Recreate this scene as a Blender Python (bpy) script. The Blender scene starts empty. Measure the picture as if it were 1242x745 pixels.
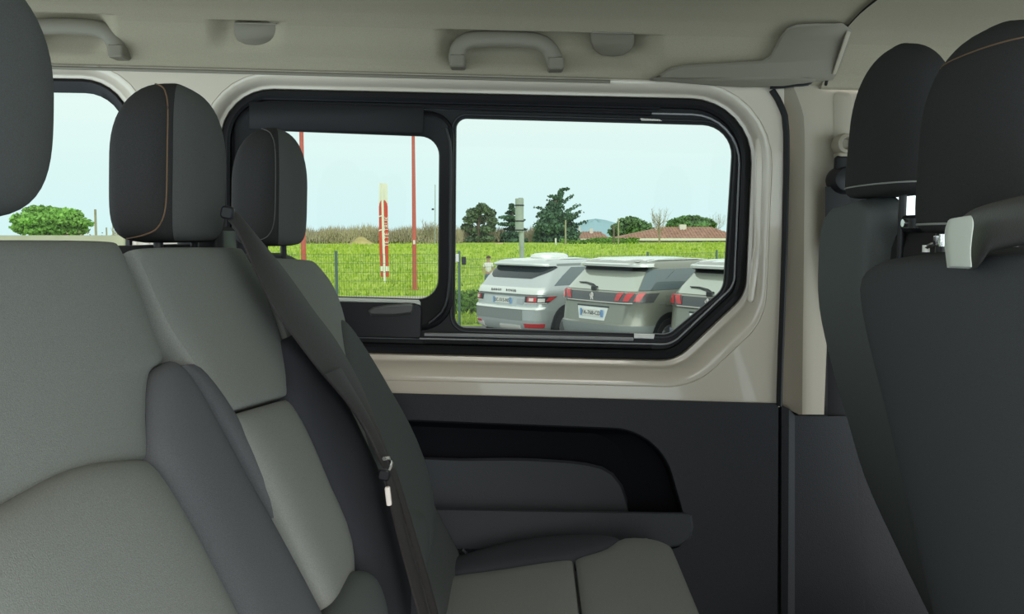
import bpy, bmesh, math, random
from mathutils import Vector, Matrix
from mathutils.geometry import tessellate_polygon
random.seed(7)
S = bpy.context.scene
COL = S.collection
pi = math.pi

# ------------------------------------------------------------------ camera, sky, fill light, exposure
F = 1000.0
PITCH = math.radians(5.0)
CAM = Vector((0, 0, 2.1))
cd = bpy.data.cameras.new('camera')
cd.sensor_width = 36.0
cd.lens = 36.0 * F / 1242.0
cd.clip_start = 0.02
cd.clip_end = 8000
co = bpy.data.objects.new('camera', cd)
co.location = CAM
co.rotation_euler = (pi / 2 - PITCH, 0, 0)
COL.objects.link(co)
S.camera = co

SKY = 2.75
w = bpy.data.worlds.new('overcast_sky')
S.world = w
w.use_nodes = True
nt = w.node_tree
bg = nt.nodes['Background']
tc = nt.nodes.new('ShaderNodeTexCoord')
sx = nt.nodes.new('ShaderNodeSeparateXYZ')
rp = nt.nodes.new('ShaderNodeValToRGB')
nt.links.new(tc.outputs['Generated'], sx.inputs[0])
nt.links.new(sx.outputs['Z'], rp.inputs[0])
nt.links.new(rp.outputs[0], bg.inputs[0])
e = rp.color_ramp.elements
e[0].position = 0.0
e[0].color = (0.74, 0.88, 0.91, 1)
e[1].position = 0.22
e[1].color = (0.95, 0.94, 0.90, 1)
n_ = rp.color_ramp.elements.new(0.07)
n_.color = (0.79, 0.90, 0.90, 1)
bg.inputs[1].default_value = SKY

ld = bpy.data.lights.new('interior_fill', 'SUN')  # added broad lamp from behind the camera, brightens the van interior
ld.energy = 3.5
ld.angle = math.radians(50)
ld.color = (1.0, 0.95, 0.86)
lo = bpy.data.objects.new('interior_fill', ld)
lo.rotation_euler = Vector((-0.25, 0.80, -0.52)).to_track_quat('-Z', 'Y').to_euler()
lo.location = (2, -8, 8)
COL.objects.link(lo)

S.view_settings.view_transform = 'Standard'
S.view_settings.look = 'None'
S.view_settings.gamma = 1.0
S.view_settings.use_curve_mapping = False
S.view_settings.exposure = 0.0

# ------------------------------------------------------------------ helpers: pixel rays
def ray(px, py):
    a, b = (px - 621.0) / F, -(py - 372.5) / F
    return Vector((a, math.cos(PITCH) + b * math.sin(PITCH), -math.sin(PITCH) + b * math.cos(PITCH)))

def P(px, py, Y):
    d = ray(px, py)
    return CAM + d * (Y / d.y)

def hit(px, py, fn, y0=0.25, y1=2.6):
    d = ray(px, py)
    q = lambda y: fn(CAM + d * (y / d.y))
    a, b = y0, y1
    fa = q(a)
    for _ in range(48):
        m = (a + b) / 2
        fm = q(m)
        if (fm > 0) == (fa > 0): a, fa = m, fm
        else: b = m
    return CAM + d * (a / d.y)

# ------------------------------------------------------------------ helpers: objects
ORG = {}
def props(o, label=None, cat=None, group=None, kind=None):
    if label: o['label'] = label
    if cat: o['category'] = cat
    if group: o['group'] = group
    if kind: o['kind'] = kind
    return o

def thing(name, label, cat, loc, group=None, kind=None, rotz=0.0):
    o = bpy.data.objects.new(name, None)
    o.empty_display_size = 0.1
    o.location = loc
    o.rotation_euler = (0, 0, rotz)
    COL.objects.link(o)
    ORG[o] = Vector(loc)
    return props(o, label, cat, group, kind)

def obj(name, V, Fc, mat, parent=None, smooth=True, world=True, label=None, auto=None):
    V = [Vector(v) for v in V]
    if parent is not None:
        off = ORG[parent] if world else Vector((0, 0, 0))
    else:
        xs = [v.x for v in V]; ys = [v.y for v in V]; zs = [v.z for v in V]
        off = Vector(((min(xs) + max(xs)) / 2, (min(ys) + max(ys)) / 2, min(zs)))
    me = bpy.data.meshes.new(name)
    me.from_pydata([v - off for v in V], [], Fc)
    bm = bmesh.new(); bm.from_mesh(me)
    bmesh.ops.recalc_face_normals(bm, faces=bm.faces)
    bm.to_mesh(me); bm.free()
    if smooth:
        me.polygons.foreach_set('use_smooth', [True] * len(me.polygons))
        try: me.set_sharp_from_angle(angle=math.radians(auto or 40))
        except Exception: pass
    if mat: me.materials.append(mat)
    o = bpy.data.objects.new(name, me)
    COL.objects.link(o)
    if parent is not None:
        o.parent = parent
        ORG[o] = off
    else:
        o.location = off
        ORG[o] = off
    if label: o['label'] = label
    return o

class MB:
    def __init__(s): s.v = []; s.f = []
    def add(s, V, Fc):
        n = len(s.v); s.v += [Vector(v) for v in V]; s.f += [tuple(i + n for i in f) for f in Fc]; return s
    def build(s, name, mat, parent=None, **k): return obj(name, s.v, s.f, mat, parent, **k)

def copy_tree(o, parent=None):
    c = o.copy(); COL.objects.link(c)
    if parent: c.parent = parent
    for ch in list(o.children): copy_tree(ch, c)
    return c

# ------------------------------------------------------------------ helpers: shapes
def box(a, b):
    x0, y0, z0 = a; x1, y1, z1 = b
    V = [(x0, y0, z0), (x1, y0, z0), (x1, y1, z0), (x0, y1, z0), (x0, y0, z1), (x1, y0, z1), (x1, y1, z1), (x0, y1, z1)]
    return V, [(0, 3, 2, 1), (4, 5, 6, 7), (0, 1, 5, 4), (1, 2, 6, 5), (2, 3, 7, 6), (3, 0, 4, 7)]

def rbox(a, b, r, n=3):
    """box with rounded vertical (z) edges and chamfered rims"""
    x0, y0, z0 = a; x1, y1, z1 = b
    def ring(ins, z):
        out = []
        for cx, cy, s in ((x1 - r, y1 - r, 0), (x0 + r, y1 - r, 1), (x0 + r, y0 + r, 2), (x1 - r, y0 + r, 3)):
            for i in range(n + 1):
                t = (s + i / n) * pi / 2
                out.append((cx + (r - ins) * math.cos(t), cy + (r - ins) * math.sin(t), z))
        return out
    c = min(r * 0.5, (z1 - z0) * 0.3)
    return loft([ring(c, z0), ring(0, z0 + c), ring(0, z1 - c), ring(c, z1)], caps=True)

def loft(rings, closed=True, caps=False):
    n = len(rings[0]); V = [v for r in rings for v in r]; Fc = []
    for i in range(len(rings) - 1):
        for j in range(n if closed else n - 1):
            k = (j + 1) % n
            Fc.append((i * n + j, i * n + k, (i + 1) * n + k, (i + 1) * n + j))
    if caps:
        Fc.append(tuple(range(n - 1, -1, -1)))
        Fc.append(tuple(range((len(rings) - 1) * n, len(rings) * n)))
    return V, Fc

def cyl(c, r, h, axis='z', n=14, r2=None):
    r2 = r if r2 is None else r2
    A, B = [], []
    for i in range(n):
        t = 2 * pi * i / n
        a, b = math.cos(t), math.sin(t)
        if axis == 'z': A.append((c[0] + r * a, c[1] + r * b, c[2])); B.append((c[0] + r2 * a, c[1] + r2 * b, c[2] + h))
        elif axis == 'y': A.append((c[0] + r * a, c[1], c[2] + r * b)); B.append((c[0] + r2 * a, c[1] + h, c[2] + r2 * b))
        else: A.append((c[0], c[1] + r * a, c[2] + r * b)); B.append((c[0] + h, c[1] + r2 * a, c[2] + r2 * b))
    return loft([A, B], caps=True)

def catmull(pts, n):
    pts = [Vector(p) for p in pts]
    out = []
    m = len(pts)
    L = [0]
    for i in range(1, m): L.append(L[-1] + (pts[i] - pts[i - 1]).length)
    for k in range(n):
        s = L[-1] * k / (n - 1)
        i = 0
        while i < m - 2 and L[i + 1] < s: i += 1
        t = (s - L[i]) / max(1e-9, L[i + 1] - L[i])
        p1, p2 = pts[i], pts[i + 1]
        p0 = pts[i - 1] if i > 0 else p1 * 2 - p2
        p3 = pts[i + 2] if i + 2 < m else p2 * 2 - p1
        out.append(0.5 * ((2 * p1) + (p2 - p0) * t + (2 * p0 - 5 * p1 + 4 * p2 - p3) * t * t + (3 * p1 - p0 - 3 * p2 + p3) * t ** 3))
    return out

def tube(path, ra, rb=None, n=8, up=None, closed=False, caps=True, taper=None):
    """sweep an ellipse (ra sideways, rb along 'up') along path"""
    rb = ra if rb is None else rb
    path = [Vector(p) for p in path]
    m = len(path); rings = []
    for i, p in enumerate(path):
        if closed: d = path[(i + 1) % m] - path[i - 1]
        else: d = path[min(i + 1, m - 1)] - path[max(i - 1, 0)]
        d.normalize()
        u = Vector(up) if up else (Vector((0, 0, 1)) if abs(d.z) < 0.9 else Vector((0, 1, 0)))
        s = d.cross(u).normalized()
        u = s.cross(d).normalized()
        k = taper(i / (m - 1)) if taper else 1.0
        rings.append([p + s * (ra * k * math.cos(2 * pi * j / n)) + u * (rb * k * math.sin(2 * pi * j / n)) for j in range(n)])
    if closed: rings.append(rings[0])
    V, Fc = loft(rings, caps=(caps and not closed))
    return V, Fc

def off(cs, ds):
    """offset a clockwise (image space) polygon of (x, y, r) outwards, one distance per edge i -> i+1"""
    n = len(cs)
    if not isinstance(ds, (list, tuple)): ds = [ds] * n
    lines = []
    for i in range(n):
        a, b = Vector(cs[i][:2]), Vector(cs[(i + 1) % n][:2])
        d = (b - a).normalized()
        nn = Vector((d.y, -d.x))
        lines.append((a + nn * ds[i], d))
    out = []
    for i in range(n):
        p, d = lines[i - 1]; q, e_ = lines[i]
        den = d.x * e_.y - d.y * e_.x
        t = ((q.x - p.x) * e_.y - (q.y - p.y) * e_.x) / den
        x = p + d * t
        r = max(2.0, cs[i][2] + (ds[i - 1] + ds[i]) * 0.5)
        out.append((x.x, x.y, r))
    return out

def rpoly(cs, na=9, ne=8):
    n = len(cs); T = []
    for i in range(n):
        p = Vector(cs[i][:2]); a = Vector(cs[i - 1][:2]); b = Vector(cs[(i + 1) % n][:2])
        u = (a - p).normalized(); v = (b - p).normalized()
        ang = u.angle(v)
        t = cs[i][2] / math.tan(ang / 2)
        t = min(t, (a - p).length * 0.49, (b - p).length * 0.49)
        r = t * math.tan(ang / 2)
        c = p + (u + v).normalized() * (r / math.sin(ang / 2))
        s, e_ = p + u * t, p + v * t
        a0 = math.atan2(s.y - c.y, s.x - c.x); a1 = math.atan2(e_.y - c.y, e_.x - c.x)
        dl = a1 - a0
        while dl > pi: dl -= 2 * pi
        while dl < -pi: dl += 2 * pi
        T.append([(c.x + r * math.cos(a0 + dl * k / (na - 1)), c.y + r * math.sin(a0 + dl * k / (na - 1))) for k in range(na)])
    out = []
    for i in range(n):
        out += T[i]
        a = Vector(T[i][-1]); b = Vector(T[(i + 1) % n][0])
        for k in range(1, ne): 
            q = a.lerp(b, k / ne); out.append((q.x, q.y))
    return out

def toP(pts, Y): return [P(x, y, Y) for x, y in pts]

def fill(loops):
    """planar fill of an outer loop with holes (lists of 3D points)"""
    V = [v for l in loops for v in l]
    tris = tessellate_polygon(loops)
    return V, [tuple(t) for t in tris]

def plate(pts, Yf, h, ins=0.004, back=0.02):
    """a moulded plate: outline (px) standing h proud of depth Yf(px,py), chamfered rim"""
    fn = Yf if callable(Yf) else (lambda x, y: Yf)
    c = Vector((sum(p[0] for p in pts) / len(pts), sum(p[1] for p in pts) / len(pts)))
    n = len(pts); inn = []
    area = sum(pts[i][0] * pts[(i + 1) % n][1] - pts[(i + 1) % n][0] * pts[i][1] for i in range(n))
    sg = 1 if area > 0 else -1
    k = ins * F / 1.75
    for i in range(n):
        a = Vector(pts[i - 1]); b = Vector(pts[(i + 1) % n]); d = (b - a)
        d = d.normalized() if d.length > 1e-6 else Vector((1, 0))
        nn = Vector((-d.y, d.x)) * sg
        inn.append((pts[i][0] + nn.x * k, pts[i][1] + nn.y * k))
    A = [P(x, y, fn(x, y) + back) for x, y in pts]
    B = [P(x, y, fn(x, y) - h * 0.55) for x, y in pts]
    C = [P(x, y, fn(x, y) - h) for x, y in inn]
    V, Fc = loft([A, B, C])
    tv = tessellate_polygon([[Vector((x, y, 0)) for x, y in inn]])
    Fc += [tuple(i + 2 * n for i in t) for t in tv]
    return V, Fc

def pad(L, R, nrm, base=0.0, puff=0.02, thick=0.03, ns=14, nr=22, p=3.0, pt=4.0, smooth=True):
    """upholstered cushion between two edge polylines (3D), puffed along nrm"""
    L = catmull(L, nr); R = catmull(R, nr); nrm = Vector(nrm).normalized()
    V = []; Fc = []
    def prof(s, q):
        a = abs(2 * s - 1)
        return max(0.0, 1 - a ** q) ** (1.0 / q)
    us = [0.5 - 0.5 * math.cos(pi * j / ns) for j in range(ns + 1)]
    ts = [0.5 - 0.5 * math.cos(pi * i / (nr - 1)) for i in range(nr)]
    def at(A, t):
        x = t * (nr - 1); i = min(int(x), nr - 2); return A[i].lerp(A[i + 1], x - i)
    for t in ts:
        l, r = at(L, t), at(R, t)
        for s in us:
            V.append(l.lerp(r, s) + nrm * (base + puff * prof(s, p) * prof(t, pt)))
    m = ns + 1
    for i in range(nr - 1):
        for j in range(ns):
            Fc.append((i * m + j, i * m + j + 1, (i + 1) * m + j + 1, (i + 1) * m + j))
    rim = [j for j in range(m)] + [i * m + ns for i in range(1, nr)] + [(nr - 1) * m + j for j in range(ns - 1, -1, -1)] + [i * m for i in range(nr - 2, 0, -1)]
    b = len(V)
    for i in rim: V.append(V[i] - nrm * thick)
    k = len(rim)
    for i in range(k): Fc.append((rim[i], rim[(i + 1) % k], b + (i + 1) % k, b + i))
    Fc.append(tuple(range(b + k - 1, b - 1, -1)))
    return V, Fc

def text_mesh(s, size, M, extrude=0.001, align='CENTER', space=1.0):
    c = bpy.data.curves.new('lettering', 'FONT')
    c.body = s; c.size = size; c.extrude = extrude; c.align_x = align; c.align_y = 'CENTER'; c.space_character = space
    c.resolution_u = 2
    o = bpy.data.objects.new('lettering', c)
    COL.objects.link(o)
    dg = bpy.context.evaluated_depsgraph_get()
    me = bpy.data.meshes.new_from_object(o.evaluated_get(dg))
    V = [M @ v.co for v in me.vertices]; Fc = [tuple(p.vertices) for p in me.polygons]
    bpy.data.objects.remove(o); bpy.data.curves.remove(c); bpy.data.meshes.remove(me)
    return V, Fc

# ------------------------------------------------------------------ materials
def mat(name, col, rough=0.6, metal=0.0, spec=0.5, noise=None, bump=None, coat=0.0):
    """noise=(scale, amount) colour variation; bump=(scale, strength)"""
    m = bpy.data.materials.new(name); m.use_nodes = True
    t = m.node_tree; b = t.nodes['Principled BSDF']
    b.inputs['Base Color'].default_value = (*col, 1)
    b.inputs['Roughness'].default_value = rough
    b.inputs['Metallic'].default_value = metal
    b.inputs['Specular IOR Level'].default_value = spec
    b.inputs['Coat Weight'].default_value = coat
    tcn = t.nodes.new('ShaderNodeTexCoord')
    if noise:
        n = t.nodes.new('ShaderNodeTexNoise'); n.inputs['Scale'].default_value = noise[0]; n.inputs['Detail'].default_value = 4
        r = t.nodes.new('ShaderNodeValToRGB')
        k = noise[1]
        hi = noise[2] if len(noise) > 2 else tuple(min(1, c * (1 + k)) for c in col)
        r.color_ramp.elements[0].color = (*[c * (1 - k) for c in col], 1); r.color_ramp.elements[0].position = 0.3
        r.color_ramp.elements[1].color = (*hi, 1); r.color_ramp.elements[1].position = 0.7
        t.links.new(tcn.outputs['Object'], n.inputs['Vector']); t.links.new(n.outputs['Fac'], r.inputs[0]); t.links.new(r.outputs[0], b.inputs['Base Color'])
    if bump:
        n = t.nodes.new('ShaderNodeTexNoise'); n.inputs['Scale'].default_value = bump[0]; n.inputs['Detail'].default_value = 2
        bb = t.nodes.new('ShaderNodeBump'); bb.inputs['Strength'].default_value = bump[1]; bb.inputs['Distance'].default_value = 0.002
        t.links.new(tcn.outputs['Object'], n.inputs['Vector']); t.links.new(n.outputs['Fac'], bb.inputs['Height']); t.links.new(bb.outputs[0], b.inputs['Normal'])
    return m

def glass_mat(name, tint, gloss=0.06, rough=0.0):
    m = bpy.data.materials.new(name); m.use_nodes = True
    t = m.node_tree; t.nodes.remove(t.nodes['Principled BSDF'])
    tr = t.nodes.new('ShaderNodeBsdfTransparent'); tr.inputs[0].default_value = (*tint, 1)
    gl = t.nodes.new('ShaderNodeBsdfGlossy'); gl.inputs['Roughness'].default_value = rough
    mx = t.nodes.new('ShaderNodeMixShader'); mx.inputs[0].default_value = gloss
    t.links.new(tr.outputs[0], mx.inputs[1]); t.links.new(gl.outputs[0], mx.inputs[2])
    t.links.new(mx.outputs[0], t.nodes['Material Output'].inputs[0])
    return m

M = dict(
    paint=mat('body_paint_champagne', (0.54, 0.485, 0.405), 0.25, 0.0, 0.5, coat=0.5, bump=(60, 0.03)),
    pillar=mat('beige_pillar_plastic', (0.31, 0.272, 0.212), 0.5, bump=(700, 0.12)),
    headliner=mat('headliner_cloth', (0.285, 0.257, 0.19), 0.95, spec=0.1, noise=(420, 0.07), bump=(700, 0.25)),
    trimgrey=mat('taupe_trim_plastic', (0.165, 0.150, 0.115), 0.6, bump=(600, 0.12)),
    dark=mat('dark_grey_trim_plastic', (0.021, 0.022, 0.027), 0.6, spec=0.3, noise=(300, 0.1), bump=(500, 0.25)),
    dark2=mat('dark_grey_trim_plastic_smooth', (0.036, 0.040, 0.047), 0.6, spec=0.3, bump=(500, 0.2)),
    rubber=mat('black_rubber', (0.010, 0.010, 0.012), 0.5, spec=0.25),
    rubber2=mat('black_gloss_plastic', (0.015, 0.015, 0.018), 0.4, spec=0.35),
    fab=mat('grey_seat_cloth', (0.20, 0.21, 0.20), 0.95, spec=0.15, noise=(900, 0.12), bump=(1200, 0.3)),
    fabd=mat('charcoal_seat_cloth', (0.050, 0.054, 0.064), 0.95, spec=0.15, noise=(900, 0.12), bump=(1200, 0.3)),
    fabb=mat('black_headrest_cloth', (0.036, 0.035, 0.036), 0.95, spec=0.15, noise=(900, 0.15), bump=(1200, 0.3)),
    fabg=mat('slate_seat_back_cloth', (0.075, 0.085, 0.085), 0.95, spec=0.15, noise=(900, 0.12), bump=(1200, 0.3)),
    fabm=mat('mid_grey_bolster_cloth', (0.098, 0.102, 0.112), 0.95, spec=0.15, noise=(900, 0.12), bump=(1200, 0.3)),
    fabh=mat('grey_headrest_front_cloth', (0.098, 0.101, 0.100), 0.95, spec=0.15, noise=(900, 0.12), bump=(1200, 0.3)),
    lip=mat('lip_rubber_highlight', (0.30, 0.30, 0.31), 0.4),  # grey stands for the highlight along the black lip and rail
    pocket=mat('pocket_liner_shadow', (0.005, 0.0055, 0.008), 0.8, spec=0.1),  # shadow under the pocket overhang put into the liner colour
    stitch=mat('tan_stitching', (0.15, 0.09, 0.05), 0.8),
    stitchd=mat('dark_grey_stitching', (0.085, 0.085, 0.082), 0.8),
    stitchg=mat('grey_piping', (0.32, 0.32, 0.31), 0.7),
    belt=mat('seat_belt_webbing', (0.024, 0.021, 0.022), 0.7, noise=(300, 0.2)),
    chrome=mat('chrome', (0.8, 0.8, 0.8), 0.15, 1.0),
    white=mat('white_plastic', (0.75, 0.75, 0.72), 0.45),
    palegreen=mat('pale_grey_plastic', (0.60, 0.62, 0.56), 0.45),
    glass=glass_mat('dimming_window_glass', (0.325, 0.375, 0.365), 0.008),  # tint added to dim the view outside against the interior
    glass_clear=glass_mat('front_window_glass', (0.75, 0.8, 0.78), 0.05),
    floor=mat('grey_floor_mat', (0.06, 0.06, 0.065), 0.9),
)

# ================================================================== STRUCTURE: the van side
YW = 1.775
WIN = [(268, 107, 62), (914, 121.5, 75), (904, 357, 45), (819, 437, 48), (268, 424, 50)]
OFF = [21, 26, 40, 33, 25]
WIN2 = [(-900, 80, 60), (160, 97, 62), (160, 425, 50), (-900, 400, 50)]
OFF2 = [19, 22, 30, 25]

def frac_off(cs, o, k): return off(cs, [d * k for d in o])

def bead(cs, o):
    prof = [(1.0, YW), (0.985, YW + 0.0018), (0.965, YW + 0.0005)]
    for q in range(15):
        t = q / 14
        prof.append((0.94 - 0.70 * t, YW + 0.0005 + 0.030 * t ** 2.0))
    prof += [(0.20, YW + 0.0315), (0.12, YW + 0.032), (0.05, YW + 0.033), (0.0, 1.816)]
    return loft([toP(rpoly(frac_off(cs, o, k)), y) for k, y in prof])

outer = toP([(-900, 40), (300, 60), (951, 80), (952, 300), (946, 494), (-900, 450)], YW)
h1 = toP(rpoly(frac_off(WIN, OFF, 1.0)), YW)
h2 = toP(rpoly(frac_off(WIN2, OFF2, 1.0)), YW)
wl = MB().add(*fill([outer, h1, h2])).build('wall_left', M['paint'])
props(wl, 'champagne painted metal side wall of the van around the windows', kind='structure')
props(MB().add(*bead(WIN, OFF)).build('trim_1', M['paint'], auto=60), 'pressed painted metal rim around the sliding window', kind='structure')
props(MB().add(*bead(WIN2, OFF2)).build('trim_2', M['paint'], auto=60), 'pressed painted metal rim around the rearmost window', kind='structure')
# slot pressed in the rim beside the window
V, Fc = plate(rpoly([(916, 166, 6), (926, 166, 6), (925, 300, 40), (914, 368, 6), (905, 366, 6), (914.5, 296, 40)], 5, 4), 1.790, 0.006, 0.003, back=0.02)
props(MB().add(V, Fc).build('trim_3', M['paint']), 'long raised rib on the painted rim right of the window', kind='structure')

# ---------------- window 1: sliding window
w1 = thing('window_1', 'black framed sliding side window looking out to the car park', None, P(590, 436, 1.82), kind='structure')
RO = [(553, 143, 13), (890, 152, 37), (877.5, 351, 26), (811, 406, 22), (551, 397.5, 15)]
LO = [(300, 152, 15), (540, 160, 25), (539, 370, 25), (300, 364, 15)]
rings = [toP(rpoly(off(WIN, d)), y) for d, y in ((0, 1.816), (-2, 1.806), (-7, 1.803), (-11, 1.808), (-13, 1.822))]
V, Fc = loft(rings)
fr = MB().add(V, Fc)
inn = toP(rpoly(off(WIN, -13)), 1.822)
fr.add(*fill([inn, toP(rpoly(RO), 1.822), toP(rpoly(LO), 1.822)]))
fr.add(*loft([toP(rpoly(RO), 1.822), toP(rpoly(off(RO, -1.0)), 1.832), toP(rpoly(off(RO, 1)), 1.85)]))
fr.add(*loft([toP(rpoly(LO), 1.822), toP(rpoly(LO), 1.85)]))
fr.build('window_frame', M['rubber'], w1)
# thin raised lip following the frame, its highlight painted on as grey
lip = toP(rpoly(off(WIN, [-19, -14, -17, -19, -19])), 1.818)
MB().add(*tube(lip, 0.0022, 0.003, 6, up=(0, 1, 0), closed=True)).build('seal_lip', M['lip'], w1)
lip = toP(rpoly(off(RO, 4)), 1.821)
MB().add(*tube(lip, 0.003, 0.003, 6, up=(0, 1, 0), closed=True)).build('glass_seal', M['rubber2'], w1)
MB().add(*fill([toP(rpoly(off(RO, 3)), 1.848)])).build('pane', M['glass'], w1)
# horizontal guide rails under and above
for nm, a, b, r in (('guide_rail', (515, 405.5), (768, 411.5), 0.0042), ('guide_rail', (515, 415), (790, 421), 0.004), ('guide_rail', (420, 421), (800, 430), 0.005), ('guide_rail', (300, 119), (800, 131), 0.0035), ('guide_rail', (514, 130), (790, 138), 0.004)):
    MB().add(*tube([P(a[0] + (b[0] - a[0]) * k / 6, a[1] + (b[1] - a[1]) * k / 6, 1.812) for k in range(7)], r, r * 1.6, 8, up=(0, 1, 0))).build(nm, M['lip'] if a[1] == 405.5 else M['rubber2'], w1)  # highlight on the upper of the bottom rails painted as grey
V, Fc = plate([(769, 404.5), (794, 405.5), (793, 411.5), (769, 410.5)], 1.812, 0.006, 0.001)
MB().add(V, Fc).build('rail_clip', M['white'], w1, label='white plastic clip at the end of the lower rail')
V, Fc = plate([(776, 143), (800, 144.5), (803, 147), (778, 146.5)], 1.812, 0.004, 0.0006)
MB().add(V, Fc).build('rail_clip', M['chrome'], w1)
# sliding sash
SO = [(283, 126, 30), (552, 136, 32), (549.5, 402, 40), (283, 396, 30)]
SI = [(306, 158, 12), (532.5, 166.5, 23), (531, 363, 24), (306, 356, 12)]
srings = [toP(rpoly(off(SO, d)), y) for d, y in ((0, 1.822), (-1.5, 1.812), (-5, 1.808), (-9, 1.812))]
srings += [toP(rpoly(off(SI, 4)), 1.812), toP(rpoly(off(SI, 1)), 1.815), toP(rpoly(SI), 1.822), toP(rpoly(SI), 1.842)]
sash = MB().add(*loft(srings)).build('sliding_sash', M['rubber'], w1)
MB().add(*fill([toP(rpoly(off(SI, 2)), 1.838)])).build('pane', M['glass'], sash)
g = catmull([P(541, 155, 1.806), P(546.5, 185, 1.806), P(546, 270, 1.806), P(545, 340, 1.806), P(538, 375, 1.806), P(520, 392, 1.806)], 24)
MB().add(*tube(g, 0.0035, 0.004, 6, up=(0, 1, 0))).build('sash_groove', M['rubber2'], sash)
V, Fc = plate([(302, 123), (512, 129), (514, 132), (513, 160), (510, 163), (302, 157)], 1.808, 0.005, 0.003)
MB().add(V, Fc).build('sash_cover', M['rubber'], sash)
V, Fc = plate([(380, 363.5), (506, 368), (511, 371), (512, 377), (511, 408), (508, 411), (380, 408)], 1.804, 0.014, 0.003)
MB().add(V, Fc).build('latch_housing', M['rubber2'], w1)
V, Fc = plate([(395, 360.5), (508, 364), (510.5, 367), (510, 371), (503, 368.5), (395, 365.5)], 1.792, 0.012, 0.0016)  # bright top edge of the latch, its light put into the colour
MB().add(V, Fc).build('latch_highlight', M['palegreen'], w1, label='pale painted highlight along the top edge of the window latch')
V, Fc = plate([(446, 377), (452, 372.5), (470, 369.5), (498, 367.5), (502, 370), (502.5, 376), (499, 381), (480, 383.5), (450, 383)], 1.79, 0.024, 0.005)
MB().add(V, Fc).build('latch_handle', mat('graphite_latch', (0.085, 0.085, 0.085), 0.4), w1, label='dark grey sliding window latch handle')

# ---------------- window 2: rearmost
w2 = thing('window_2', 'rearmost side window, mostly hidden behind the nearest headrests', None, P(-300, 425, 1.82), kind='structure')
G2 = off(WIN2, [-17, -8, -12, -17])
V, Fc = loft([toP(rpoly(WIN2), 1.816), toP(rpoly(off(WIN2, -3)), 1.806), toP(rpoly(off(WIN2, -6)), 1.808), toP(rpoly(G2), 1.822), toP(rpoly(G2), 1.85)])
MB().add(V, Fc).build('window_frame', M['rubber'], w2)
MB().add(*fill([toP(rpoly(off(G2, 2)), 1.848)])).build('pane', M['glass'], w2)

# ---------------- lower dark side panel with storage pocket
YL = 1.768
lowo = [(-400, 452), (470, 477), (944, 489.5), (943.5, 620), (942, 900), (-400, 900)]
PK = [(420, 506, 20), (800, 521, 78), (842, 667, 22), (420, 660, 20)]
ppts = rpoly(PK, 12, 8)
low = MB().add(*fill([toP(lowo, YL), toP(ppts, YL)]))
low.add(*loft([toP(lowo, YL), toP([(x, y - 1.5) for x, y in lowo], YL + 0.03)]))
low.add(*loft([toP(ppts, YL), toP(rpoly(off(PK, -1.2), 12, 8), YL + 0.004), toP(rpoly(off(PK, -2), 12, 8), YL + 0.02)]))
lp = low.build('trim_4', M['dark'])
props(lp, 'dark grey plastic lower side panel with a recessed storage pocket', kind='structure')
# pocket interior: ceiling falls back deep, back wall leans forward at the bottom
def pk(x, y): return P(x, y, YL + 0.02 + 0.075 * min(1, max(0, (y - 506) / 6)) * (1 - 0.35 * max(0, (y - 540) / 120)))
pin = rpoly(off(PK, [-2, -2, -2, -2]), 12, 8)
pin2 = rpoly(off(PK, [-8, -70, -8, -8]), 12, 8)
back = [P(x, y, YL + 0.15) for x, y in pin2]
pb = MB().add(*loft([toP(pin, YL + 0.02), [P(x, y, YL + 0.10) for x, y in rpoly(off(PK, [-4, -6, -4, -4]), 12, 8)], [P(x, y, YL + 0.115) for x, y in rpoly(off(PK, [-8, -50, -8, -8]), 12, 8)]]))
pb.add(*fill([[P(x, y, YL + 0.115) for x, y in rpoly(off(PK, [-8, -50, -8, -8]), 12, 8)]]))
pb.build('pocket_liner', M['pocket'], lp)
fl = catmull([(560, 556, 0), (640, 556, 0), (715, 562, 0), (745, 575, 0), (760, 600, 0), (762, 625, 0)], 14)
hp = [(440, 552)] + [(p.x, p.y) for p in fl] + [(440, 640)]
V, Fc = plate(hp, YL + 0.10, 0.018, 0.006)
MB().add(V, Fc).build('pocket_back', M['dark2'], lp)
trp = [(420, 615.5)] + [(480, 616), (700, 619.5), (834, 622), (839, 625), (841, 640), (837, 654), (826, 662), (805, 666), (600, 668), (420, 668)]
V, Fc = plate(trp, YL + 0.004, 0.014, 0.004, back=0.09)
MB().add(V, Fc).build('pocket_tray', M['dark2'], lp)

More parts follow.
